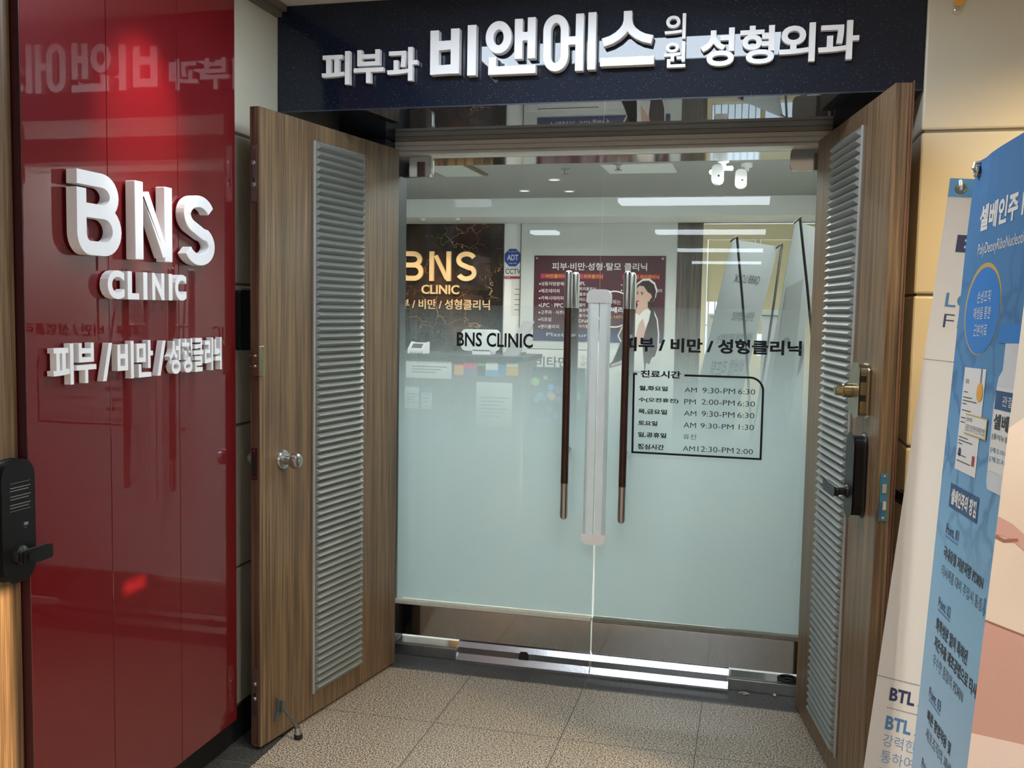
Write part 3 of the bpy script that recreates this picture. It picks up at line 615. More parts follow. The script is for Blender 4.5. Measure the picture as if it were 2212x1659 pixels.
def glyph(F, key, x0, x1, z0, z1, ya, yb, m, parent, bevel=0.0022):
    """one raised letter: its strokes joined into a single closed solid"""
    w, h = x1-x0, z1-z0
    sw = (GW[key][0]*w+GW[key][1]*h)/2
    obs = []
    for i, (pts, cl) in enumerate(GL[key]):
        o = MB(F).stroke([(x0+p[0]*w, z0+p[1]*h) for p in pts], sw*(0.84 if key == 'N' and i == 1 else 1), ya, yb, closed=bool(cl)).build('letter', m, parent)
        solid(o.data); obs.append(o)
    a = obs[0]
    for b in obs[1:]:
        md = a.modifiers.new('join', 'BOOLEAN'); md.operation = 'UNION'; md.solver = 'EXACT'; md.object = b
    bpy.context.view_layer.update()
    me = bpy.data.meshes.new_from_object(a.evaluated_get(bpy.context.evaluated_depsgraph_get()))
    a.modifiers.clear(); a.data = me
    for b in obs[1:]: bpy.data.objects.remove(b)
    bm = bmesh.new(); bm.from_mesh(me); bmesh.ops.dissolve_limit(bm, angle_limit=radians(1), verts=bm.verts, edges=bm.edges); bm.to_mesh(me); bm.free()
    if bevel:
        bv = a.modifiers.new('edge', 'BEVEL'); bv.width = bevel; bv.segments = 2; bv.limit_method = 'ANGLE'; bv.angle_limit = radians(50)
    return a

# the gold sign on the marble
t = thing('wall_sign', (-2.0, 4.3, 1.7), 'warm gold raised lettering on the brown marble reception wall', 'wall sign')
F = frame((0, 4.308, 0), (1, 0, 0), (0, 0, 1))
for k, a in (('B', (-2.475, -2.26)), ('N', (-2.208, -1.998)), ('S', (-1.955, -1.767))): glyph(F, k, a[0], a[1], 1.745, 2.007, -0.028, -0.002, 'gold', t)
MB(F).text('CLINIC', -2.279, -1.928, 1.630, 1.712, -0.002, 0.014, 0.02).build('lettering', 'gold', t)
MB(F).text('피부 / 비만 / 성형클리닉', -2.56, -1.645, 1.496, 1.586, -0.002, 0.010, 0.012).build('lettering', 'gold', t)
for i, x in enumerate((-2.45, -2.1, -1.8)):  # spotlights added for the warm light on the marble
    t = thing('spotlight', (x, 3.80, 2.25), ['added spotlight under the beam, left end over the marble sign', 'added spotlight under the beam, middle over the marble sign', 'added spotlight under the beam, right end over the marble sign'][i], 'spotlight', 'added spotlights over the marble sign')
    MB().lathe([(0.022, 0), (0.022, 0.018), (0.019, 0.020)], (x, 3.80, 2.2495), (0, 0, -1), 14).build('can', 'white', t, True)
    sp = bpy.data.lights.new('sign_spot', 'SPOT'); sp.energy = 17; sp.spot_size = radians(62); sp.spot_blend = 0.9; sp.color = (1.0, 0.76, 0.48); sp.shadow_soft_size = 0.03
    o = bpy.data.objects.new('sign_spot', sp); COL.objects.link(o); o.location = (x, 3.80, 2.22)
    o.rotation_euler = (Vector((0, 0.5, -0.55)).to_track_quat('-Z', 'Y')).to_euler()
# security signs on the white strip
t = thing('security_sign', (-1.452, 4.328, 1.96), 'blue octagonal security sign on the white strip beside the marble', 'sign')
F = frame((-1.452, 4.329, 1.957), (1, 0, 0), (0, 0, 1))
oc = [(0.078*cos(pi/8+k*pi/4), 0.082*sin(pi/8+k*pi/4)) for k in range(8)]
MB(F).use('p_white').prism([(x*1.06, z*1.06) for x, z in oc], -0.003, 0.0).use('adt').prism(oc, -0.005, -0.003).build('plate', None, t)
MB(F).use('p_white').text('ADT', -0.050, 0.050, -0.024, 0.026, -0.0056, 0, 0.03).text('캡스보안구역', -0.040, 0.040, 0.046, 0.058, -0.0056).text('1588-6400', -0.036, 0.036, -0.056, -0.044, -0.0056).build('lettering', None, t)
t = thing('camera_notice', (-1.45, 4.328, 1.83), 'small white notice with a red band under the blue sign', 'sign')
MB().use('p_white').box(-1.525, -1.372, 4.322, 4.3295, 1.795, 1.88).use('p_red').box(-1.525, -1.372, 4.321, 4.3295, 1.775, 1.795).build('plate', None, t)
MB(frame((0, 4.3212, 0), (1, 0, 0), (0, 0, 1))).use('p_dark').text('CCTV', -1.515, -1.378, 1.815, 1.86, 0, 0, 0.01).use('p_white').text('녹화중', -1.515, -1.47, 1.779, 1.791, -0.0008).build('lettering', None, t)
t = thing('paper_notice', (-1.43, 4.328, 1.6), 'white paper sheet taped on the strip under the camera notice', 'notice')
BX(-1.46, -1.376, 4.326, 4.3295, 1.45, 1.765).build('sheet', 'p_white', t)
b = MB(); b.use('p_dark')
for k in range(5): b.box(-1.43, -1.385, 4.3255, 4.326, 1.50+k*0.045, 1.505+k*0.045)
b.build('printing', None, t)

# ------------------------------------------------------------------ maroon price poster
t = thing('price_poster', (-0.69, 4.298, 1.6), 'maroon treatment poster with a woman in a white dress on the inner wall', 'poster')
b = MB(); b.use('maroon').box(-1.25, -0.123, 4.290, 4.2995, 1.33, 1.974).use('p_navy').box(-1.25, -0.123, 4.290, 4.2995, 1.242, 1.33).build('board', None, t)
F = frame((0, 4.2893, 0), (1, 0, 0), (0, 0, 1)); f = MB(F)
f.use('p_white').text('피부·비만·성형·탈모 클리닉', -1.092, -0.277, 1.850, 1.915, 0, 0, 0.015)
for x0, x1, tx in ((-1.186, -0.96, '비만클리닉'), (-0.852, -0.645, '피부클리닉'), (-0.478, -0.169, '메디컬 쁘띠클리닉')):
    f.use('p_magenta').rect(x0-0.008, x1, 1.776, 1.822, 0); f.use('p_orange').text(tx, x0+0.038, x1-0.006, 1.782, 1.814, -0.0005, 0, 0.012)
    f.use('p_pink').ellipse(x0+0.014, 1.799, 0.014, 0.014, -0.0004); f.use('p_magenta').ellipse(x0+0.014, 1.799, 0.007, 0.007, -0.0008)
f.use('p_white')
for k, tx in enumerate(('냉동지방분해술', '메조테라피', '카복시테라피', 'LPC · PPC', '고주파 · 저주파', '리포덤', '엔더몰러지')):
    z = 1.716-k*0.0615; f.ellipse(-1.197, z+0.014, 0.007, 0.007).text(tx, -1.185, None, z, z+0.034, 0, 0, 0.006)
for k, tx in enumerate(('IPL', '트리플토닝', '플로라', '여드름', '흉터', '물광주사', '줄기세포', 'DNA', '자가혈')):
    z = 1.724-k*0.0458; f.ellipse(-0.862, z+0.013, 0.006, 0.006).text(tx, -0.848, None, z, z+0.029, 0, 0, 0.006)
for k, tx in enumerate(('보톡스', '필러')):
    z = 1.716-k*0.046; f.ellipse(-0.487, z+0.013, 0.006, 0.006).text(tx, -0.20 if k else -0.47, None, z, z+0.029, 0, 0, 0.006)
f.text('Plastic Surgery', -1.13, -0.62, 1.272, 1.312, 0, 0, -0.004)
f.ellipse(-0.545, 1.523, 0.158, 0.158, -0.0004, 40); f.use('maroon').ellipse(-0.545, 1.523, 0.146, 0.146, -0.0008, 40)
f.use('p_white').text('이제는', -0.600, -0.49, 1.565, 1.603, -0.0012).text('인쎄라', -0.64, -0.455, 1.492, 1.542, -0.0012, 0, 0.02); f.use('p_orange').text('Line HIFU', -0.635, -0.455, 1.444, 1.470, -0.0012)
f.build('printing', None, t)
f = MB(F)
def silh(g):  # outline of the woman, grown by g
    base = [(-0.372, 1.66), (-0.355, 1.73), (-0.31, 1.765), (-0.26, 1.768), (-0.215, 1.735), (-0.196, 1.68), (-0.205, 1.62), (-0.232, 1.575), (-0.225, 1.53), (-0.185, 1.44), (-0.17, 1.32), (-0.172, 1.20), (-0.19, 1.13), (-0.215, 1.12), (-0.235, 1.06), (-0.262, 1.075), (-0.27, 0.99), (-0.44, 0.99), (-0.455, 1.06), (-0.575, 1.02), (-0.585, 1.05), (-0.50, 1.11), (-0.455, 1.14), (-0.47, 1.24), (-0.50, 1.30), (-0.47, 1.37), (-0.43, 1.40), (-0.41, 1.50), (-0.375, 1.56), (-0.365, 1.60)]
    c = (-0.33, 1.36); return [(c[0]+(x-c[0])*(1+g*1.6), c[1]+(z-c[1])*(1+g)) for x, z in base]
f.use('p_white').poly(silh(0.045), -0.0012)
f.use('maroon').poly(silh(0.0), -0.0016)
f.use('p_hair').poly([(-0.36, 1.68), (-0.345, 1.735), (-0.30, 1.762), (-0.25, 1.755), (-0.215, 1.72), (-0.20, 1.66), (-0.225, 1.60), (-0.205, 1.50), (-0.19, 1.35), (-0.20, 1.17), (-0.235, 1.10), (-0.27, 1.18), (-0.26, 1.40), (-0.27, 1.58), (-0.30, 1.70)], -0.002)
f.use('p_skin').poly([(-0.368, 1.655), (-0.36, 1.70), (-0.335, 1.725), (-0.30, 1.72), (-0.265, 1.67), (-0.238, 1.655), (-0.228, 1.63), (-0.245, 1.607), (-0.262, 1.60), (-0.262, 1.545), (-0.235, 1.51), (-0.255, 1.42), (-0.28, 1.33), (-0.30, 1.25), (-0.36, 1.16), (-0.45, 1.10), (-0.56, 1.05), (-0.565, 1.035), (-0.45, 1.07), (-0.36, 1.10), (-0.385, 1.25), (-0.40, 1.38), (-0.385, 1.48), (-0.36, 1.53), (-0.345, 1.565), (-0.362, 1.60), (-0.374, 1.625)], -0.0024)
f.use('p_white').poly([(-0.375, 1.50), (-0.33, 1.475), (-0.295, 1.52), (-0.262, 1.53), (-0.236, 1.51), (-0.25, 1.43), (-0.28, 1.35), (-0.30, 1.26), (-0.285, 1.10), (-0.275, 1.0), (-0.43, 1.0), (-0.40, 1.15), (-0.395, 1.30), (-0.405, 1.42)], -0.0028)
f.use('p_skin').poly([(-0.30, 1.45), (-0.275, 1.36), (-0.30, 1.26), (-0.37, 1.16), (-0.36, 1.28), (-0.335, 1.40)], -0.0031)
f.use('p_hair').poly([(-0.362, 1.668), (-0.342, 1.676), (-0.345, 1.668), (-0.360, 1.660)], -0.0032).poly([(-0.326, 1.672), (-0.300, 1.667), (-0.304, 1.659), (-0.324, 1.663)], -0.0032).ellipse(-0.349, 1.655, 0.008, 0.004, -0.0032, 10).ellipse(-0.314, 1.651, 0.009, 0.004, -0.0032, 10)
f.use('p_red').ellipse(-0.348, 1.594, 0.013, 0.006, -0.0032, 12); f.use('p_white').ellipse(-0.252, 1.598, 0.005, 0.006, -0.0032, 10)
f.build('woman_picture', None, t)
b = MB()
for x in (-1.228, -0.148): b.lathe([(0.010, 0), (0.010, 0.004), (0.004, 0.007)], (x, 4.290, 1.95), (0, -1, 0), 12)
for i, x in enumerate((-1.228, -0.148)): MB().lathe([(0.010, 0), (0.010, 0.004), (0.004, 0.007)], (x, 4.290, 1.95), (0, -1, 0), 12).build('fixing_screw', 'chrome', t)
# vitamin notice below the poster
t = thing('vitamin_notice', (-1.0, 4.298, 0.9), 'white notice sheet on the inner wall under the maroon poster', 'notice')
BX(-1.30, -0.42, 4.292, 4.2995, 0.45, 1.18).build('sheet', 'p_white', t)
MB(frame((0, 4.2915, 0), (1, 0, 0), (0, 0, 1))).use('p_dark').text('비타민D', -1.22, -0.85, 1.01, 1.105, 0, 0, 0.015).use('p_mid').text('주사', -0.822, -0.742, 1.08, 1.12).use('p_dark').text('요법', -0.822, -0.742, 1.03, 1.07).use('p_dark').rect(-1.30, -0.72, 1.165, 1.172).build('printing', None, t)
# reception desk
t = thing('reception_desk', (-2.0, 2.8, 0), 'pale reception desk in front of the brown marble', 'reception desk')
BX(-3.09, -1.0, 2.82, 3.35, 0, 1.13).build('body', 'desk', t)
BX(-3.09, -0.97, 2.78, 3.40, 1.13, 1.165).build('worktop', 'p_dark', t)
def sheet(name, x0, x1, z0, z1, m, label, lines=0, cat='notice', y=2.8185, hdr=None):
    t = thing(name, ((x0+x1)/2, y, z0), label, cat)
    BX(x0, x1, y-0.003, y, z0, z1).build('sheet', m, t)
    b = MB()
    if lines:
        b.use('p_grey')
        for k in range(lines): b.box(x0+0.12*(x1-x0), x1-(0.10+0.12*(k % 3))*(x1-x0), y-0.0036, y-0.003, z1-(z1-z0)*(0.35+0.5*k/lines), z1-(z1-z0)*(0.35+0.5*k/lines)+0.008)
    if hdr: b.use(hdr).box(x0, x1, y-0.0036, y-0.003, z1-0.25*(z1-z0), z1)
    if b.v: b.build('printing', None, t)
sheet('desk_notice', -1.872, -1.522, 0.99, 1.115, 'p_white', 'wide white notice on the left of the reception desk front', 3)
for k, (x0, x1, z0, z1, m, h, l) in enumerate((
    (-1.498, -1.43, 1.02, 1.118, 'p_orange', 'p_red', 'red and orange leaflet on the desk front beside the wide notice'), (-1.428, -1.33, 1.07, 1.118, 'p_pink', None, 'pink leaflet on the desk front'),
    (-1.428, -1.33, 1.018, 1.068, 'violet', None, 'violet leaflet under the pink one'), (-1.326, -1.265, 1.02, 1.118, 'p_dark', 'p_green', 'dark leaflet with a green head on the desk front'),
    (-1.262, -1.17, 1.065, 1.118, 'p_white', None, 'white leaflet on the desk front above a blue one'), (-1.262, -1.17, 1.02, 1.063, 'p_sky', None, 'sky blue leaflet under the white one'),
    (-1.166, -1.112, 1.02, 1.118, 'p_mid', None, 'tall blue leaflet on the desk front'), (-1.108, -1.02, 1.03, 1.118, 'p_gold', 'p_white', 'ochre leaflet with a white head at the desk corner'))):
    sheet('leaflet', x0, x1, z0, z1, m, l, 0, 'leaflet', hdr=h)
sheet('paper_notice', -1.33, -1.06, 0.65, 0.975, 'p_white', 'tall white sheet on the desk front under the leaflets', 6)
sheet('paper_notice', -1.88, -1.77, 0.76, 0.92, 'p_white', 'small white sheet at the left of the desk front', 4)
sheet('paper_notice', -1.75, -1.67, 0.76, 0.92, 'p_white', 'narrow sheet beside the small white one on the desk front', 3, hdr='teal')
t = thing('receipt_printer', (-1.81, 2.95, 1.165), 'small white card device standing on the desk at the left', 'card device')
b = MB(); b.prism([(2.86, 1.1665), (3.0, 1.1665), (3.0, 1.245), (2.93, 1.245), (2.86, 1.195)], -1.875, -1.755, 'x'); b.build('housing', 'white', t, bevel=0.006)
b = MB(); b.add([(-1.855, 2.8745, 1.2065), (-1.775, 2.8745, 1.2065), (-1.775, 2.9185, 1.2380), (-1.855, 2.9185, 1.2380)], [(0, 1, 2, 3)]); b.build('display', 'p_dark', t)
t = thing('computer_monitor', (-1.27, 3.05, 1.165), 'back of a white computer monitor on the reception desk', 'monitor')
MB().rbox(-1.50, -1.22, 3.0, 3.03, 1.20, 1.345, 0.03, 5).build('back_shell', 'white', t, bevel=0.008)
BX(-1.42, -1.28, 3.0, 3.16, 1.166, 1.20).build('stand', 'white', t)
t = thing('document_stand', (-1.08, 3.0, 1.165), 'slanted pale document stand at the right end of the desk', 'stand')
b = MB(); b.add([(-1.18, 2.98, 1.166), (-1.06, 2.98, 1.166), (-0.985, 3.16, 1.42), (-1.07, 3.16, 1.42), (-1.18, 3.0, 1.166), (-1.06, 3.0, 1.166), (-0.985, 3.18, 1.42), (-1.07, 3.18, 1.42)], [(0, 1, 2, 3), (7, 6, 5, 4), (0, 4, 5, 1), (1, 5, 6, 2), (2, 6, 7, 3), (3, 7, 4, 0)]); b.build('board', 'p_grey', t)
BX(-1.15, -1.05, 3.0, 3.19, 1.1655, 1.185).build('foot', 'p_grey', t)
# sandwich board just inside the doors
t = thing('sandwich_board', (-0.52, 1.7, 0), 'dark sandwich board with coloured spots behind the frosted left door', 'sandwich board')
def board(y0, y1, nm):
    b = MB(); b.use('p_dark'); zt = 1.17; dx0, dx1 = -0.70, -0.33
    b.add([(dx0, y0, 0.0), (dx1, y0, 0.0), (dx1, y1, zt), (dx0+0.06, y1, zt), (dx0, y0+0.02, 0.0), (dx1, y0+0.02, 0.0), (dx1, y1+0.02, zt), (dx0+0.06, y1+0.02, zt)], [(0, 1, 2, 3), (7, 6, 5, 4), (0, 4, 5, 1), (1, 5, 6, 2), (2, 6, 7, 3), (3, 7, 4, 0)])
    return b.build(nm, None, t)
board(1.50, 1.60, 'front_panel'); board(1.75, 1.625, 'rear_panel')
b = MB(); rr = random.Random(3)
for k in range(46):
    z = rr.uniform(0.3, 1.12); x = rr.uniform(-0.63, -0.36); y = 1.50+0.1*z/1.17-0.004
    b.use(rr.choice(['p_green', 'violet', 'teal', 'p_orange', 'p_sky'])); r = rr.uniform(0.012, 0.028)
    b.add([(x+r*cos(q*pi/5), y, z+r*sin(q*pi/5)) for q in range(10)], [tuple(range(10))])
b.build('printed_spots', None, t)

# ================================================================== THE ENTRANCE
# ------------------------------------------------------------------ dark sign fascia
t = thing('fascia_sign', (0, -0.689, 2.38), 'glossy dusty navy fascia sign with white raised Korean lettering over the doors', 'sign')
b = BX(-1.0805, 1.0865, -0.689, -0.005, 2.1925, CEIL-0.0005); b.build('board', 'navy', t, bevel=0.002)
BX(-1.0805, 1.0865, -0.6915, -0.6893, 2.1925, 2.1965).build('bottom_bead', 'navy_bead', t)
b = MB(); b.use('navy_bead').box(0.965, 1.0865, -0.692, -0.6893, 2.475, CEIL-0.001); b.build('cover_flap', None, t)
rr = random.Random(11); pts = [(1.028+0.030*cos(k*pi/8)*rr.uniform(0.75, 1.15), 2.530+0.026*sin(k*pi/8)*rr.uniform(0.7, 1.15)) for k in range(16)]
b = MB(); b.prism(pts, -0.698, -0.6915); b.build('torn_residue', 'tornwhite', t, bevel=0.002)
F = frame((0, -0.689, 0), (1, 0, 0), (0, 0, 1))

for k, a in (('bi', (-0.493, -0.327, 2.287, 2.453)), ('an', (-0.297, -0.123, 2.284, 2.468)), ('e', (-0.099, 0.079, 2.287, 2.473)), ('s', (0.092, 0.268, 2.294, 2.471))):
    glyph(F, k, a[0], a[1], a[2], a[3], -0.036, -0.006, 'white', t)
SMALL = [('피', -0.897, -0.791, 2.277, 2.391), ('부', -0.776, -0.666, 2.279, 2.392), ('과', -0.652, -0.541, 2.281, 2.394), ('의', 0.298, 0.365, 2.377, 2.456), ('원', 0.297, 0.367, 2.288, 2.369),
         ('성', 0.413, 0.519, 2.286, 2.404), ('형', 0.536, 0.642, 2.288, 2.406), ('외', 0.655, 0.764, 2.289, 2.407), ('과', 0.773, 0.893, 2.290, 2.408)]
for g, x0, x1, z0, z1 in SMALL:
    small = g in '의원'
    MB(F).text(g, x0, x1, z0, z1, -0.005, 0.020, 0.020 if small else 0.026, res=4).build('letter', 'white', t)

# ------------------------------------------------------------------ red wall sign
t = thing('red_wall_sign', (-1.018, -1.56, 1.3), 'glossy red wall panel with raised white lettering left of the entrance', 'sign')
for y0, y1 in ((-2.0268, -1.7275), (-1.7255, -1.4130), (-1.4110, -1.0940)):
    BX(-1.0495, -1.018, y0, y1, 0.120, CEIL-0.002).build('panel_board', 'red', t, bevel=0.0008, seg=1)
BX(-1.0795, -1.0500, -2.020, -1.100, 0.122, CEIL-0.003).build('backing', 'maroon_d', t)
BX(-1.0500, -1.0180, -2.0300, -2.0272, 0.120, CEIL-0.002).build('edge_strip', 'maroon_d', t)
F = frame((-1.018, 0, 0), (0, 1, 0), (0, 0, 1))
for k, a in (('B', (-1.893, -1.722, 1.617, 1.821)), ('N', (-1.668, -1.491, 1.616, 1.823)), ('S', (-1.438, -1.273, 1.614, 1.819))):
    glyph(F, k, a[0], a[1], a[2], a[3], -0.036, -0.006, 'white', t)
cl = [('C', -1.771, -1.703), ('L', -1.689, -1.641), ('I', -1.622, -1.604), ('N', -1.582, -1.526), ('I', -1.505, -1.487), ('C', -1.474, -1.418)]
for g, y0, y1 in cl: MB(F).text(g, y0, y1, 1.510, 1.584, -0.005, 0.024, 0.042, res=4).build('letter', 'white', t)
kr = [('피', -1.966, -1.895), ('부', -1.884, -1.811), ('/', -1.786, -1.748), ('비', -1.727, -1.659), ('만', -1.646, -1.573), ('/', -1.553, -1.513), ('성', -1.495, -1.441), ('형', -1.432, -1.380), ('클', -1.371, -1.322), ('리', -1.312, -1.267), ('닉', -1.257, -1.218)]
for g, y0, y1 in kr: MB(F).text(g, y0, y1, 1.300, 1.400 if g != '/' else 1.397, -0.005, 0.018, 0.024, res=4).build('letter', 'white', t)

# ------------------------------------------------------------------ glass doors
def glass_door(name, sgn, label):
    x0, x1 = (-0.870, -0.003) if sgn < 0 else (0.003, 0.870)
    t = thing(name, (x0 if sgn < 0 else x1, 0, 0.08), label, 'glass door', 'glass double doors', 'structure')
    BX(x0, x1, -0.006, 0.006, 0.225, 2.132).build('glass', 'glass', t)
    b = MB(); b.add([(x0+0.001, 0.0075, 0.234), (x1-0.001, 0.0075, 0.234), (x1-0.001, 0.0075, 1.52), (x0+0.001, 0.0075, 1.52)], [(0, 1, 2, 3)]); b.build('frosted_film', 'film', t)
    b = BX(x0, x1, -0.020, 0.020, 0.080, 0.2135); b.build('bottom_rail', 'steel_m', t, bevel=0.0015)
    BX(x0, x1, -0.0215, 0.012, 0.2140, 0.2310).build('bottom_seal', 'caulk' if sgn < 0 else 'caulk_d', t, bevel=0.002)
    c0, c1 = (x0, x0+0.143) if sgn < 0 else (x1-0.143, x1)
    MB().rbox(c0, c1, -0.019, 0.019, 2.056, 2.137, 0.016, 4).build('corner_fitting', 'chrome', t, bevel=0.003, seg=2)
    # full-height pull: dark grip with metal ends, one each side of the glass
    hx = 0.1165*sgn if sgn < 0 else 0.120
    for y, nm in ((-0.080, 'pull_handle'), (0.080, 'pull_handle')):
        g = MB().tube([(hx, y, 0.800), (hx, y, 1.513)], 0.0152, 20).build(nm, 'walnut', t, True)
        MB().lathe([(0.0158, 0), (0.0158, 0.135), (0.0130, 0.1445), (0.007, 0.1490), (0.001, 0.1500)], (hx, y, 1.513), (0, 0, 1), 20).build('handle_end', 'satin', g, True)
        MB().lathe([(0.0158, 0), (0.0158, 0.135), (0.0130, 0.1445), (0.007, 0.1490), (0.001, 0.1500)], (hx, y, 0.800), (0, 0, -1), 20).build('handle_end', 'satin', g, True)
        for z in (0.93, 1.40): MB().tube([(hx, y+0.012*(1 if y < 0 else -1), z), (hx, 0.0065*(-1 if y < 0 else 1), z)], 0.008, 10).build('handle_post', 'satin', g, True)
    # aluminium meeting-stile guard with cast caps
    a, c = (-0.0455, -0.0035) if sgn < 0 else (0.0035, 0.0455)
    inn, out = (c, a) if sgn < 0 else (a, c)
    pr = [(inn, -0.0065), (inn, -0.030), (inn+(out-inn)*0.62, -0.032), (inn+(out-inn)*0.66, -0.035), (inn+(out-inn)*0.74, -0.035), (inn+(out-inn)*0.80, -0.031), (out, -0.020), (out, -0.0065)]
    MB().prism(pr, 0.582, 1.540, 'z').build('meeting_guard', 'alu', t)
    for z0, z1, up in ((1.540, 1.586, 1), (0.546, 0.582, -1)):
        r = 0.024; q = []
        zi, zo = (z0, z1) if up > 0 else (z1, z0)
        q = [(inn, zi), (inn, zo)]+[(out+(inn-out)/abs(inn-out)*r*(1-sin(k*pi/12)), zo-up*r*(1-cos(k*pi/12))) for k in range(0, 7)]+[(out, zi)]
        MB().prism(q, -0.037, -0.0065).build('guard_cap', 'cap', t, bevel=0.004, seg=2)
    return t
gd1 = glass_door('door_1', -1, 'left glass door leaf with a long dark-gripped pull handle and black Latin lettering')
gd2 = glass_door('door_2', 1, 'right glass door leaf with the black opening hours box')
F = frame((0, -0.0066, 0), (1, 0, 0), (0, 0, 1))
MB(F).text('BNS CLINIC', -0.606, -0.276, 1.344, 1.404, 0, 0, 0.020).build('lettering', 'vinyl', gd1)
MB(F).text('피부 / 비만 / 성형클리닉', 0.096, 0.794, 1.343, 1.401, 0, 0, 0.036).build('lettering', 'vinyl', gd2)
HOURS = [('진료시간', 0.173, 0.334, 1.238, 1.268), ('월,화요일', 0.169, 0.284, 1.184, 1.205), ('AM', 0.351, 0.399, 1.185, 1.204), ('9:30-PM', 0.421, 0.548, 1.184, 1.206), ('6:30', 0.56, 0.625, 1.185, 1.206), ('수(오전휴진)', 0.168, 0.328, 1.137, 1.157), ('PM', 0.351, 0.396, 1.137, 1.157), ('2:00-PM', 0.419, 0.548, 1.138, 1.159), ('6:30', 0.559, 0.626, 1.137, 1.158), ('목,금요일', 0.168, 0.284, 1.089, 1.111), ('AM', 0.351, 0.4, 1.09, 1.11), ('9:30-PM', 0.421, 0.549, 1.09, 1.112), ('6:30', 0.56, 0.625, 1.091, 1.112), ('토요일', 0.169, 0.247, 1.043, 1.063), ('AM', 0.351, 0.4, 1.042, 1.063), ('9:30-PM', 0.418, 0.547, 1.043, 1.063), ('1:30', 0.567, 0.625, 1.044, 1.065), ('일,공휴일', 0.169, 0.284, 0.994, 1.016), ('휴진', 0.351, 0.402, 0.995, 1.016), ('점심시간', 0.169, 0.276, 0.946, 0.968), ('AM', 0.351, 0.399, 0.948, 0.968), ('12:30-PM', 0.409, 0.55, 0.948, 0.97), ('2:00', 0.56, 0.625, 0.948, 0.968)]
f = MB(F)
for tx, x0, x1, z0, z1 in HOURS: f.text(tx, x0, x1, z0, z1, 0, 0, 0.034 if not tx[0].isdigit() and tx not in ('AM', 'PM', '휴진') else -0.004)
f.build('opening_hours', 'vinyl', gd2)
f = MB(F); w = 0.0082
f.stroke([(0.160, 1.2515), (0.1465, 1.2515), (0.1485, 0.9315), (0.655, 0.9305), (0.655, 1.200)]+arc(0.603, 1.200, 0.052, 0.052, 0, 90, 10)[1:]+[(0.348, 1.252)], w, 0, 0)
f.build('hours_border', 'vinyl', gd2)

# ------------------------------------------------------------------ threshold
t = thing('door_sill', (-0.72, 0, 0), 'low dull steel sill box at the left foot of the glass doors', 'sill')
BX(-0.871, -0.5765, -0.050, 0.055, 0.0, 0.046).build('body', 'steel_d', t, bevel=0.002)
BX(-0.860, -0.585, -0.030, 0.050, 0.0462, 0.0475).build('cover_plate', 'steel_m', t)
t = thing('door_sill', (0.72, 0, 0), 'low dull steel sill box at the right foot of the glass doors', 'sill')
BX(0.5625, 0.871, -0.050, 0.055, 0.0, 0.046).build('body', 'steel_d', t, bevel=0.002)
BX(0.570, 0.860, -0.030, 0.050, 0.0462, 0.0475).build('cover_plate', 'steel_m', t)
MB().ring((0.79, -0.012, 0.056), (0, 0, 1), 0.032, 0.008, 24, 8).build('pivot_ring', 'rubber', t, True)
def kick_ramp(x0, x1, label, tape):
    t = thing('threshold_ramp', ((x0+x1)/2, -0.03, 0), label, 'threshold ramp', 'threshold ramps')
    pr = [(-0.052, 0.0005), (-0.052, 0.003), (-0.033, 0.028), (-0.031, 0.052), (-0.005, 0.084), (-0.0225, 0.0785) if False else (0.000, 0.084), (0.000, 0.0478), (0.000, 0.0005)]
    b = MB()
    n = len(pr)
    vs = [(x0, p[0], p[1]) for p in pr]+[(x1, p[0], p[1]) for p in pr]
    b.add(vs, [(i, (i+1) % n, n+(i+1) % n, n+i) for i in range(n)]+[tuple(range(n-1, -1, -1)), tuple(range(n, 2*n))])
    b.build('plate', 'ramp', t)
    BX(x0+0.004, x1-0.004, -0.0352, -0.0335, 0.029, 0.0515).build('riser_strip', 'steel_m', t)
    if tape:
        b = MB(); xs = [(-0.305, 0.0), (-0.262, 0.0), (-0.262, 0.02), (-0.270, 0.030), (-0.296, 0.028), (-0.302, 0.018)]
        b.prism([(x, 0.030+z*1.1) for x, z in xs], -0.0385, -0.0356); b.build('tape_patch', 'blackm', t)
    return t
kick_ramp(-0.5755, -0.0015, 'left half of the bent bright steel threshold ramp, with a black tape patch', True)
kick_ramp(0.0015, 0.5615, 'right half of the bent bright steel threshold ramp', False)
for k, (x, y, lbl) in enumerate(((0.625, -0.072, 'white scrap of wire on the dark border by the right sill'), (0.742, -0.066, 'white crumb beside the right sill'))):
    b = MB()
    if k == 0: b.tube([(x-0.02, y-0.008, 0.0045), (x, y+0.006, 0.004), (x+0.02, y-0.004, 0.003), (x-0.005, y-0.016, 0.003)], 0.0025, 6)
    else: b.lathe([(0.003, 0), (0.008, 0.003), (0.006, 0.008), (0.002, 0.010)], (x, y, 0.0005), (0.2, 0.1, 1), 8)
    tag(b.build('litter', 'tornwhite'), lbl, 'litter')

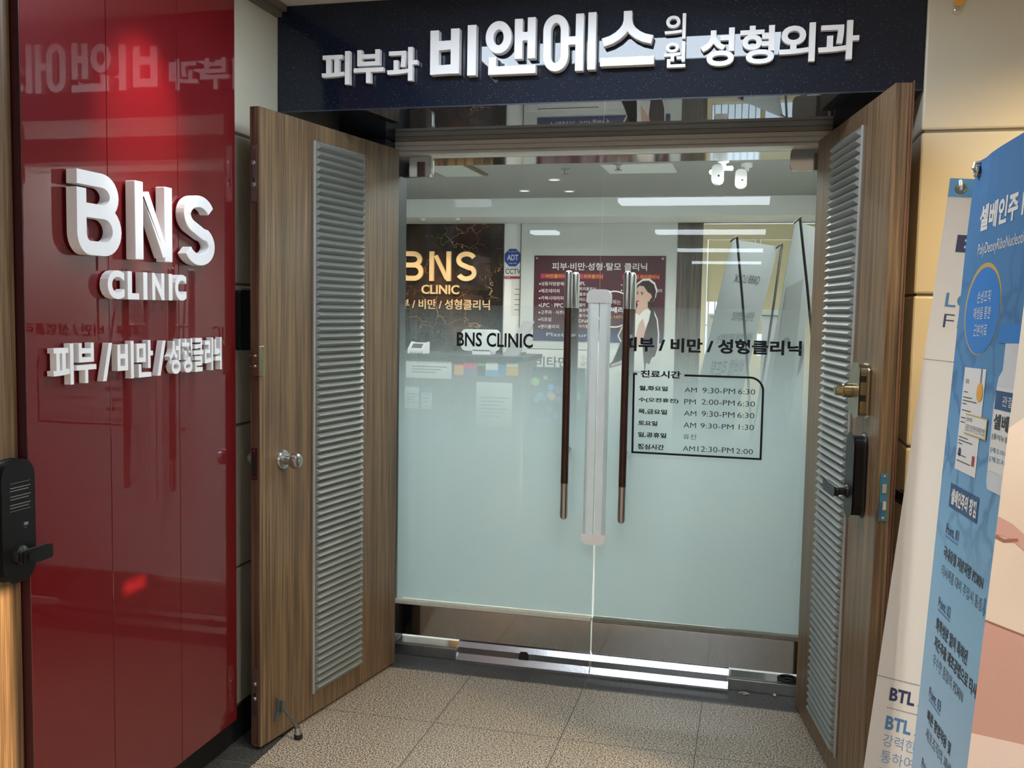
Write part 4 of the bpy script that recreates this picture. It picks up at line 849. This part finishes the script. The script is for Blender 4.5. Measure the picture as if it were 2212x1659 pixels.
# ------------------------------------------------------------------ wooden doors
def louvre(F, x0, x1, z0, z1, parent, trim_left):
    b = MB(F); n = int(round((z1-z0)/0.0256)); p = (z1-z0)/n; a, c, d = x0+0.014, x1-0.014, 0.016
    b.use('grey').box(x0, x1, -0.004, -0.0004, z0-0.006, z1+0.006)
    for k in range(n):
        zt, zb = z1-k*p, z1-(k+1)*p; zm = zb+0.52*p; zl = zb+0.02*p; q = -0.0045
        vs = [(a, q, zt), (c, q, zt), (c-0.006, -0.004-d, zm), (a+0.006, -0.004-d, zm), (a+0.006, -0.004-d, zm-0.0015), (c-0.006, -0.004-d, zm-0.0015), (c, q, zl), (a, q, zl)]
        b.add(vs, [(0, 3, 2, 1), (3, 4, 5, 2), (4, 7, 6, 5), (0, 7, 4, 3), (1, 2, 5, 6)])
    e = x0 if trim_left else x1-0.005
    b.use('grey_lt').box(e, e+0.005, -0.009, -0.004, z0-0.006, z1+0.006)
    return b.build('louvre_panel', None, parent)
def knob(F, x, z, side, parent, base=0.0, q=1.0):
    mb = MB(F)
    k = mb.lathe([(r, d*q) for r, d in [(0.034, 0.0005), (0.034, 0.004), (0.030, 0.010), (0.017, 0.013), (0.015, 0.030), (0.020, 0.036), (0.0265, 0.047), (0.0275, 0.056), (0.024, 0.066), (0.016, 0.071), (0.009, 0.0715), (0.008, 0.068)]], (x, base, z), (0, side, 0), 28).build('knob', 'satin', parent, True)
    return k
LH, LF = (-0.80704, -0.17885), (-0.95408, -1.05224)
RH, RF = (0.81648, -0.15566), (0.96295, -1.05164)
# left leaf
F = frame((LH[0], LH[1], 0), (LH[0]-LF[0], LH[1]-LF[1], 0), (0, 0, 1))
t = thing('door_3', (LH[0], LH[1], 0), 'left striped wooden door leaf standing open, with louvre panel, knob and kick-down stop', 'wooden door', 'open wooden doors', 'structure')
MB(F).box(-0.8855, 0, 0.0, 0.036, 0.012, 2.1385).build('slab', 'wood', t, bevel=0.001, seg=1)
b = MB(F); b.box(-0.8885, -0.886, 0.005, 0.036, 0.020, 2.1385); edge = b.build('edge_band', 'wood_edge', t)
louvre(F, -0.594, -0.262, 0.098, 2.072, t, True)
k = knob(F, -0.766, 0.977, -1, t); MB(F).lathe([(0.005, 0), (0.005, 0.003)], (-0.766, -0.0705, 0.977), (0, -1, 0), 10).build('keyhole', 'steel_d', k)
knob(F, -0.780, 0.977, 1, t, 0.036, 1.38)
def edge_plate(z0, z1, name, m, kind):
    b = MB(F); b.rbox(-0.8912, -0.8887, 0.008, 0.030, z0, z1, 0.002, 2, 'x') if False else b.box(-0.8912, -0.8887, 0.009, 0.030, z0, z1)
    p = b.build(name, m, t)
    c = MB(F)
    if kind == 'bolt':
        c.use('blackm').box(-0.8918, -0.8913, 0.015, 0.024, z0+0.05, z1-0.05); c.use('steel').lathe([(0.007, 0), (0.007, 0.002), (0.004, 0.004)], (-0.8913, 0.0195, z0+0.055), (-1, 0, 0), 12).lathe([(0.007, 0), (0.007, 0.002), (0.004, 0.004)], (-0.8913, 0.0195, z1-0.055), (-1, 0, 0), 12).box(-0.8935, -0.8913, 0.0175, 0.0215, z0+0.075, z1-0.055)
        c.build('bolt_lever', None, p)
    else:
        c.use('blackm').box(-0.8918, -0.8913, 0.014, 0.026, z0+0.02, z1-0.02); c.build('latch_hole', None, p)
    s = MB(F); s.lathe([(0.003, 0), (0.003, 0.001)], (-0.8913, 0.0195, z0+0.008), (-1, 0, 0), 8); s.build('screw', 'steel_d', p)
    s = MB(F); s.lathe([(0.003, 0), (0.003, 0.001)], (-0.8913, 0.0195, z1-0.008), (-1, 0, 0), 8); s.build('screw', 'steel_d', p)
edge_plate(1.835, 2.015, 'flush_bolt', 'steel_d', 'bolt'); edge_plate(0.125, 0.285, 'flush_bolt', 'steel_d', 'bolt'); edge_plate(0.925, 1.03, 'strike_plate', 'maroon_d', 'strike')
# brass night-latch keeper folded round the edge
b = MB(F); b.box(-0.8925, -0.868, -0.004, -0.0006, 1.270, 1.368).box(-0.8945, -0.8892, -0.004, 0.026, 1.270, 1.368)
kp = b.build('latch_keeper', 'brass', t, bevel=0.001)
for z in (1.302, 1.336): MB(F).box(-0.912, -0.8946, 0.002, 0.022, z-0.004, z+0.004).build('keeper_lug', 'brass', kp, bevel=0.002)
for z in (1.279, 1.319, 1.359): MB(F).lathe([(0.0035, 0), (0.0025, 0.0015)], (-0.877, -0.0042, z), (0, -1, 0), 8).build('screw', 'brass', kp)
# kick-down stop
ds = MB(F).prism([(-0.815, 0.075), (-0.785, 0.082), (-0.780, 0.108), (-0.792, 0.122), (-0.796, 0.150), (-0.803, 0.155), (-0.806, 0.128)], -0.006, -0.0006).build('door_stop', 'greygreen', t, bevel=0.0015)
MB(F).prism([(-0.7995, 0.104), (-0.785, 0.112), (-0.780, 0.134), (-0.796, 0.146)], -0.024, -0.0065).build('stop_hinge', 'greygreen', ds, bevel=0.003)
MB(F).tube([(-0.788, -0.018, 0.118), (-0.770, -0.040, 0.075), (-0.757, -0.055, 0.042)], [0.006, 0.005, 0.008], 10).build('stop_arm', 'greygreen', ds, True)
MB(F).tube([(-0.757, -0.055, 0.042), (-0.755, -0.058, 0.018)], [0.0105, 0.013], 14).build('stop_foot', 'steel', ds, True)
MB(F).tube([(-0.755, -0.058, 0.018), (-0.755, -0.059, 0.001)], [0.0145, 0.0145], 14).build('rubber_tip', 'rubber', ds, True)
# right leaf
F = frame((RH[0], RH[1], 0), (RF[0]-RH[0], RF[1]-RH[1], 0), (0, 0, 1)); FR = F
t = thing('door_4', (RH[0], RH[1], 0), 'right striped wooden door leaf standing open, with louvre panel and black lever lock', 'wooden door', 'open wooden doors', 'structure')
MB(F).box(0, 0.9055, 0.0, 0.046, 0.012, 2.1385).build('slab', 'wood', t, bevel=0.001, seg=1)
MB(F).box(0.9060, 0.9085, 0.000, 0.038, 0.012, 2.1385).build('edge_band', 'wood_warm', t)
b = MB(F); b.box(0.9060, 0.9110, 0.0385, 0.046, 0.012, 2.1385).box(0.9060, 0.9125, 0.0462, 0.050, 0.012, 2.1435); b.build('edge_lip', 'wood_edge', t, bevel=0.001)
louvre(F, 0.238, 0.616, 0.098, 2.074, t, False)
# rim lock
rl = MB(F).prism([(0.700, 1.235), (0.760, 1.205), (0.800, 1.215), (0.802, 1.345), (0.785, 1.358), (0.735, 1.358), (0.700, 1.325)], -0.034, -0.0005).build('rim_lock', 'brass', t, bevel=0.007, seg=3)
MB(F).lathe([(0.021, 0), (0.021, 0.022), (0.017, 0.026), (0.015, 0.045), (0.012, 0.047)], (0.722, -0.0345, 1.278), (0, -1, 0), 22).build('lock_cylinder', 'brass', rl, True)
for z in (1.262, 1.318): MB(F).box(0.772, 0.8032, -0.030, -0.012, z-0.009, z+0.009).build('bolt_slot', 'blackm', rl)
for x in (0.745, 0.765): MB(F).box(x, x+0.004, -0.030, -0.014, 1.352, 1.3588).build('vent_slot', 'blackm', rl)
# lever lock body
lk = MB(F).rbox(0.728, 0.800, -0.040, -0.0005, 0.910, 1.150, 0.034, 8).build('lever_lock', 'black', t, bevel=0.009, seg=4)
MB(F).lathe([(0.020, 0), (0.018, 0.006), (0.012, 0.010), (0.011, 0.034)], (0.752, -0.0403, 0.978), (0, -1, 0), 18).build('lever_rose', 'black', lk, True)
MB(F).rbox(0.628, 0.766, -0.082, -0.068, 0.964, 0.990, 0.010, 4).build('lever', 'black', lk, bevel=0.004)
MB(F).use('p_grey').text('8', 0.752, 0.758, 1.012, 1.021, -0.0405).text('WiFi', 0.748, 0.762, 1.004, 1.009, -0.0405).build('marking', None, lk)
f = MB(F); f.use('p_dark')
for k in range(9): f.rect(0.738, 0.782-0.006*(k % 3), 1.075+k*0.0055, 1.0768+k*0.0055, -0.0405)
f.build('printed_lines', None, lk)
# blue lock face on the edge
lf = MB(F).box(0.9087, 0.9105, 0.009, 0.031, 0.925, 1.060).build('lock_face', 'bluefilm', t)
MB(F).box(0.9106, 0.9125, 0.0145, 0.0255, 1.005, 1.030).build('dead_bolt', 'steel', lf)
MB(F).box(0.9106, 0.9200, 0.0145, 0.0255, 0.957, 0.982).build('latch_bolt', 'chrome', lf, bevel=0.002)
for z in (0.933, 1.052): MB(F).lathe([(0.004, 0), (0.003, 0.0015)], (0.9106, 0.020, z), (1, 0, 0), 10).build('screw', 'steel', lf)
MB(F).rbox(0.730, 0.796, 0.0505, 0.070, 0.920, 1.140, 0.03, 6).build('outer_lock_body', 'black', t, bevel=0.006)
ol = MB(F).rbox(0.76, 0.895, 0.095, 0.110, 0.960, 0.990, 0.010, 4).tube([(0.772, 0.070, 0.975), (0.772, 0.100, 0.975)], 0.011, 12); ol.build('outer_lever', 'black', t, bevel=0.003)

# ------------------------------------------------------------------ keypad on the left wall, near door with its lever lock
t = thing('keypad_lock', (-1.081, -0.94, 1.45), 'black keypad lock on the cream wall between the red sign and the left wooden door', 'keypad')
b = MB(frame((-1.081, 0, 0), (0, 1, 0), (0, 0, 1)))
b.rbox(-0.985, -0.905, -0.022, -0.0005, 1.352, 1.548, 0.010, 4).build('body', 'black', t, bevel=0.004)
f = MB(frame((-1.103, 0, 0), (0, 1, 0), (0, 0, 1))); f.use('p_dark').rect(-0.945, -0.918, 1.502, 1.532, -0.0004); f.use('p_red').rect(-0.936, -0.926, 1.536, 1.543, -0.0004)
f.use('p_grey')
for i in range(3):
    for j in range(4): f.rect(-0.943+i*0.011, -0.939+i*0.011, 1.440+j*0.012, 1.443+j*0.012, -0.0004)
f.text('CHIO', -0.938, -0.922, 1.366, 1.371, -0.0004); f.build('keys', None, t)
t = thing('door_5', (-1.04, -2.5, 0), 'wooden door at the left edge next to the red sign, with a black lever lock', 'wooden door', None, 'structure')
BX(-1.0485, -1.040, -3.02, -2.0335, 0.012, 2.50).build('slab', 'wood', t)
F = frame((-1.040, 0, 0), (0, 1, 0), (0, 0, 1))
lk = MB(F).rbox(-2.112, -2.024, -0.030, -0.0005, 0.862, 1.132, 0.036, 8).build('lever_lock', 'black', t, bevel=0.008, seg=4)
MB(F).lathe([(0.024, 0), (0.022, 0.006), (0.013, 0.012), (0.012, 0.034)], (-2.066, -0.0303, 0.917), (0, -1, 0), 20).build('lever_rose', 'black', lk, True)
MB(F).rbox(-2.084, -1.996, -0.058, -0.046, 0.900, 0.928, 0.004, 3).build('lever', 'black', lk, bevel=0.003)
f = MB(F); f.use('p_grey')
for k in range(8):
    if k not in (2, 5): f.rect(-2.095, -2.031-0.006*((k*7) % 3), 1.075-k*0.0065, 1.0765-k*0.0065, -0.0304)
f.rect(-2.095, -2.031, 1.086, 1.0868, -0.0304).rect(-2.095, -2.031, 1.022, 1.0228, -0.0304)
f.build('printed_lines', None, lk)
MB(F).rbox(-2.056, -2.042, -0.0325, -0.0302, 0.984, 0.991, 0.003, 3).build('button', 'satin', lk)
MB(F).use('p_grey').text('OPEN', -2.054, -2.044, 0.977, 0.980, -0.0304).build('marking', None, lk)

# ------------------------------------------------------------------ strap and bracket at the top of the pillar
t = thing('strap_clip', (1.2, -0.694, 2.44), 'orange strap screwed to the cream pillar near the ceiling', 'strap')
b = MB(frame((0, -0.693, 0), (1, 0, 0), (0, 0, 1)))
b.rbox(1.158, 1.184, -0.004, -0.0005, 2.413, 2.442, 0.012, 5).build('fixing_plate', 'panel', t)
MB(frame((0, -0.697, 0), (1, 0, 0), (0, 0, 1))).prism([(1.161, 2.437), (1.184, 2.437), (1.21, 2.54), (1.187, 2.54)], -0.003, -0.0003).build('strap', 'orange', t)
MB().lathe([(0.009, 0), (0.009, 0.002), (0.006, 0.004)], (1.171, -0.6975, 2.427), (0, -1, 0), 16).build('screw', 'steel', t)

# ================================================================== BANNERS
def banner(P, h, e, w, L, name, label, m, warp=0.0):
    """printed sheet hung on a cross stand; local x = across, z = up from the top-left corner, viewer on -y"""
    F = frame(P, h, -Vector(e)); nrm = F.to_3x3() @ Vector((0, 1, 0))
    foot = Vector(P)+Vector(h)*(w/2)+Vector(e)*L
    t = thing(name, (foot.x, foot.y, 0.0), label, 'banner stand')
    b = MB(F); n = 24; m2 = 12
    yy = lambda u, v: 0.0*warp+0.012*warp*math.exp(-((u-0.03)**2+v*v)/0.004)
    vs = [(w*i/m2, yy(w*i/m2, L*j/n), -L*j/n) for j in range(n+1) for i in range(m2+1)]
    k = len(vs); vs += [(x, y+0.0008, z) for x, y, z in vs]
    fs = []
    for j in range(n):
        for i in range(m2):
            a = j*(m2+1)+i; q = (a, a+m2+1, a+m2+2, a+1); fs.append(q); fs.append(tuple(k+i2 for i2 in reversed(q)))
    b.add(vs, fs)
    return t, F, b
def stand(t, F, w, L, rear=0.05, cross=0.42, grommets=True, hook='white', fl=True):
    """black cross rods behind the sheet, hooks through the eyelets"""
    for (x0, x1) in ((0.02, w-0.04), (w-0.02, 0.04)):
        pts = [(x0, rear*0.25, -0.012)]+[(x0+(x1-x0)*s, rear*(0.25+1.0*sin(pi*s)), -0.012-(L-0.05)*s) for s in (0.2, 0.4, 0.6, 0.8, 1.0)]
        MB(F).tube(pts, 0.0055, 8).build('rod', 'rod', t, True)
    for x in (0.024, w-0.024):
        if grommets:
            MB(F).ring((x, -0.0015, -0.022), (0, 1, 0), 0.0085, 0.0032, 20, 8).build('eyelet', 'brass' if hook == 'white' else 'steel', t, True)
        MB(F).tube([(x-0.003, rear*0.2, -0.004), (x-0.003, -0.004, -0.006), (x-0.001, -0.007, -0.016), (x+0.001, 0.003, -0.024)], 0.0034, 8).build('hook', hook, t, True)
def dots(f, u0, u1, v, y=-0.0012):
    n = int((u1-u0)/0.0036)
    for k in range(n): f.rect(u0+k*0.0036, u0+k*0.0036+0.0018, -v-0.0011, -v+0.0011, y)
# white banner next to the pillar
PA, hA, eA = (1.009, -1.647, 1.8), (0.974, -0.209, -0.082), (-0.105, -0.101, -0.989)
t, F, b = banner(PA, hA, eA, 0.60, 1.80, 'standing_banner', 'white stand banner with a blue top strip behind the blue one', 'p_cream')
b.mats = ['p_cream']; b.build('sheet', None, t)
f = MB(F); y = -0.0008
f.use('p_sky').rect(0.0002, 0.5998, -0.040, 0.0, y)
f.use('p_navy').text('E', 0.031, 0.070, -0.158, -0.121, y, 0, 0.05).use('p_mid').text('LO', 0.026, 0.085, -0.277, -0.246, y, 0, 0.012).use('p_navy').text('FE', 0.028, 0.078, -0.321, -0.292, y, 0, -0.012)
f.use('p_navy').text('BTL', 0.030, 0.080, -1.128, -1.100, y, 0, 0.035).text('A', 0.086, 0.108, -1.126, -1.101, y, 0, -0.01)
f.use('p_mid').text('BTL', 0.030, 0.081, -1.190, -1.161, y, 0, 0.035).use('p_navy').text('X', 0.088, 0.104, -1.188, -1.168, y, 0, -0.01)
f.use('p_pale')
for tx, u1, v0, v1 in (('강력한', 0.095, 1.200, 1.226), ('통하여', 0.095, 1.235, 1.261), ('경험하시', 0.118, 1.271, 1.297)): f.text(tx, 0.030, u1, -v1, -v0, y, 0, -0.006)
f.use('dot')
for u0, v in ((0.0, 0.393), (0.0, 1.082), (0.029, 1.144), (0.0, 1.318)): dots(f, u0, 0.25, v, y)
f.build('printing', None, t); stand(t, F, 0.60, 1.80, 0.03)
# blue banner
PB, hB, eB = (1.011, -1.875, 1.8), (0.067, -0.9975, 0.023), (-0.052, -0.026, -0.998)
t, F, b = banner(PB, hB, eB, 0.60, 1.78, 'standing_banner', 'blue stand banner with white Korean heading, seen edge-on at the right', 'b_blue', 0.6)
b.mats = ['b_blue']; b.build('sheet', None, t)
f = MB(F); y = -0.0007
f.use('p_white').text('셀베인주 PDRN', 0.079, 0.455, -0.143, -0.095, y, 0, 0.035).text('PolyDeoxyRiboNucleotide 5.6mg', 0.086, 0.425, -0.192, -0.166, y, 0, 0.0)
f.use('p_gold').poly([(0.147+0.106*cos(k*pi/24+0.2), -0.287+0.083*sin(k*pi/24+0.2)) for k in range(48)], y+0.0006)
f.use('p_oval').ellipse(0.150, -0.290, 0.100, 0.078, y, 44)
f.use('p_white').text('손상조직', 0.117, 0.195, -0.276, -0.254, y-0.0006).text('재생을 통한', 0.103, 0.205, -0.305, -0.283, y-0.0006).text('근본치료', 0.115, 0.194, -0.336, -0.314, y-0.0006)
f.use('p_white').rect(0.083, 0.213, -0.584, -0.3935, y)
f.use('violet').rect(0.186, 0.193, -0.425, -0.3935, y-0.0005); f.use('p_orange').ellipse(0.190, -0.435, 0.018, 0.017, y-0.0008, 20)
f.use('p_dark').text('특허증', 0.098, 0.120, -0.424, -0.414, y-0.0005)
for k, v in enumerate((0.438, 0.448, 0.454, 0.460, 0.472, 0.486, 0.494, 0.522, 0.528, 0.534, 0.555, 0.566)): f.rect(0.092, 0.118+0.03*(k % 3), -v-0.0012, -v+0.0004, y-0.0005)
f.use('p_navy').ellipse(0.105, -0.550, 0.009, 0.008, y-0.0005, 18); f.use('p_red').rect(0.185, 0.200, -0.566, -0.548, y-0.0005)
f.use('p_gold').rect(0.124, 0.252, -0.514, -0.477, y-0.0010); f.use('p_white').rect(0.127, 0.249, -0.5115, -0.4795, y-0.0014)
f.use('p_dark').text('발명의명칭', 0.134, 0.168, -0.490, -0.483, y-0.0018).text('균일한 크기의 핵산 단편 제조 방법', 0.132, 0.245, -0.508, -0.495, y-0.0018)
# printed vial at the near side
vial = [(0.284, -0.592), (0.276, -0.58), (0.272, -0.45), (0.282, -0.405), (0.300, -0.392), (0.300, -0.346), (0.440, -0.346), (0.440, -0.392), (0.458, -0.405), (0.468, -0.45), (0.464, -0.58), (0.456, -0.592)]
f.use('glasspr').poly(vial, y); f.use('p_oval').rect(0.263, 0.478, -0.347, -0.316, y-0.0005)
f.use('p_white').rect(0.280, 0.462, -0.560, -0.420, y-0.0005); f.use('p_box').rect(0.280, 0.462, -0.457, -0.426, y-0.0009)
f.use('p_white').text('관절강', 0.318, 0.40, -0.450, -0.433, y-0.0013); f.use('p_dark').text('셀베인주', 0.284, 0.44, -0.490, -0.464, y-0.0010, 0, 0.03).text('[폴리뉴클레오티드]', 0.284, 0.45, -0.508, -0.497, y-0.0010)
f.use('p_mid').text('[제조의뢰자] 파마', 0.284, 0.45, -0.530, -0.520, y-0.0010).text('[제조자] 제약', 0.284, 0.43, -0.545, -0.535, y-0.0010)
f.use('p_box').rect(0.070, 0.249, -0.658, -0.613, y); f.use('p_white').text('셀베인주의 장점', 0.083, 0.241, -0.651, -0.621, y-0.0006, 0, 0.04)
for k, v in enumerate((0.692, 0.834, 1.010, 1.150)):
    f.use('p_navy').text('Point. 0%d' % (k+1), 0.070, 0.153, -v-0.018, -v+0.002, y, 0, 0.004); f.use('p_mid').rect(0.072, 0.153, -v-0.0245, -v-0.0215, y)
for tx, u0, u1, v0, v1, bold in (('국내유일 저분자량 PDRN', 0.069, 0.315, 0.733, 0.757, 1), ('타사제품 대비 주입시 통증', 0.069, 0.322, 0.770, 0.792, 0), ('화학성분 없이 특허된', 0.068, 0.275, 0.872, 0.899, 1), ('저온추출 제조공법으로 타사', 0.069, 0.341, 0.907, 0.933, 1), ('우수한 품질의 PDRN', 0.072, 0.273, 0.942, 0.965, 0), ('빠른 항염작용 및', 0.074, 0.238, 1.050, 1.074, 1), ('세포조직의 재생', 0.076, 0.249, 1.084, 1.108, 0)):
    f.use('p_dark').text(tx, u0, u1, -v1, -v0, y, 0, 0.026 if bold else -0.004)
f.use('p_mid').poly([(0.329, -0.765), (0.337, -0.765), (0.337, -0.782), (0.342, -0.782), (0.333, -0.796), (0.324, -0.782), (0.329, -0.782)], y)
f.build('printing', None, t); stand(t, F, 0.60, 1.78, 0.03, hook='steel')
# nearest banner with the large skin photograph
PC, hC, eC = (0.946, -2.584, 1.655), (0.937, -0.345, -0.050), (-0.068, -0.039, -0.997)
t, F, b = banner(PC, hC, eC, 0.60, 1.66, 'standing_banner', 'nearest stand banner at the right edge, printed with a large photo of bare skin', 'b_skin')
b.mats = ['p_stone']; b.build('sheet', None, t)
f = MB(F @ Matrix.Diagonal((0.861, 1, 0.861, 1))); y = -0.0008
top = [(0.0, -0.34), (0.05, -0.29), (0.12, -0.262), (0.25, -0.25), (0.45, -0.27), (0.69, -0.30)]
f.use('b_skin').poly([(0.0, -0.626), (0.06, -0.637), (0.2, -0.67), (0.4, -0.70), (0.69, -0.72)]+top[::-1], y)
f.use('b_skin2').poly([(0.0, -0.797), (0.08, -0.792), (0.3, -0.83), (0.69, -0.86), (0.69, -0.72), (0.4, -0.70), (0.2, -0.67), (0.06, -0.637), (0.0, -0.626)], y)
f.use('b_skin3').poly([(0.0, -1.90), (0.69, -1.90), (0.69, -0.86), (0.3, -0.83), (0.08, -0.792), (0.0, -0.797)], y)
f.use('b_line').stroke([(0.0, -0.626), (0.06, -0.637), (0.2, -0.67), (0.69, -0.72)], 0.0022, y-0.0005, y-0.0005).stroke([(0.0, -0.500), (0.012, -0.5045), (0.03, -0.500)], 0.005, y-0.0005, y-0.0005)
f.use('b_skin2').poly([(0.0, -0.497), (0.02, -0.500), (0.045, -0.518), (0.09, -0.53), (0.09, -0.522), (0.05, -0.500), (0.02, -0.478), (0.0, -0.470)], y-0.0004)
f.build('printing', None, t); stand(t, F, 0.60, 1.66, 0.03)
# banners inside the clinic, seen from behind
def rear_banner(P, hx, lean, w, L, label, faces):
    h = Vector((hx[0], hx[1], 0)).normalized(); v = Vector((h.y, -h.x, 0))
    e = (-v*sin(lean)+Vector((0, 0, -1))*cos(lean))
    t, F, b = banner(P, h, e, w, L, 'standing_banner', label, 'bannerback')
    b.mats = ['bannerback']; b.build('sheet', None, t)
    for (x0, x1) in ((0.005, w-0.04), (w-0.005, 0.04)):
        pts = [(x0, -0.02, 0.012)]+[(x0+(x1-x0)*s, -0.02-0.34*s-0.03*sin(pi*s), 0.012-(L-0.02)*s) for s in (0.15, 0.3, 0.45, 0.6, 0.75, 0.9, 1.0)]
        MB(F).tube(pts, 0.0065, 8).build('rod', 'rod', t, True)
        MB(F).tube([(x0, -0.02, 0.014), (x0-0.02, -0.028, 0.018), (x0-0.03, -0.02, 0.006), (x0-0.026, -0.004, -0.012)], 0.004, 8).build('hook', 'rod', t, True)
    f = MB(F); y = -0.0012; faces(f, y); f.build('show_through_print', None, t)
def f1(f, y):
    f.use('ghost').text('Q&BB LOOK', 0.12, 0.42, -0.215, -0.165, y, flip=True).text('원하는 모양대로', 0.20, 0.46, -0.405, -0.355, y, flip=True).text('원하는 부위를 직접 당겨주는', 0.09, 0.50, -0.52, -0.47, y, flip=True).text('비비랍 리프팅', 0.10, 0.48, -0.70, -0.61, y, 0, 0.015, flip=True)
    f.use('ghost2').poly([(0, -0.85), (0.24, -0.84), (0.26, -1.05), (0.18, -1.20), (0.05, -1.25), (0, -1.25)], y)
    f.use('ghost3').poly([(0.10, -1.62), (0.14, -1.12), (0.28, -0.98), (0.42, -1.05), (0.44, -1.30), (0.38, -1.62)], y-0.0004)
    f.use('ghost2').poly([(0.30, -0.84), (0.34, -0.84), (0.36, -1.02), (0.31, -1.03)], y-0.0008); f.use('ghost').ellipse(0.22, -1.17, 0.03, 0.014, y-0.0012).ellipse(0.36, -1.19, 0.03, 0.014, y-0.0012)
def f2(f, y):
    f.use('ghost2').poly([(0.05, -0.3), (0.30, -0.25), (0.42, -0.7), (0.40, -1.2), (0.1, -1.3)], y); f.use('ghost').ellipse(0.2, -0.55, 0.06, 0.02, y-0.0004)
rear_banner((0.495, 0.90, 1.86), (0.225, 0.50), radians(12.5), 0.55, 1.88, 'banner stand with a shade-darkened back inside the right glass door, with mirrored lettering showing through', f1)
rear_banner((0.772, 0.62, 1.92), (0.20, 0.62), radians(8), 0.50, 1.92, 'banner stand seen almost edge-on inside, next to the right wooden door', f2)
# tall dark-haired portrait banner deeper inside
t, F, b = banner((0.66, 2.2, 1.50), (0.98, 0.15, 0), (0.0, -0.04, -0.999), 0.26, 1.46, 'standing_banner', 'slim portrait banner with a grey clamp top deeper inside the clinic', 'ghost2')
b.mats = ['ghost2']; b.build('sheet', None, t)
MB(F).box(-0.02, 0.28, -0.012, 0.012, -0.005, 0.028).build('clamp_bar', 'grey', t, bevel=0.004)
f = MB(F); f.use('p_hair').ellipse(0.17, -0.22, 0.085, 0.19, -0.001); f.use('ghost3').ellipse(0.12, -0.22, 0.055, 0.10, -0.0016); f.build('portrait', None, t)
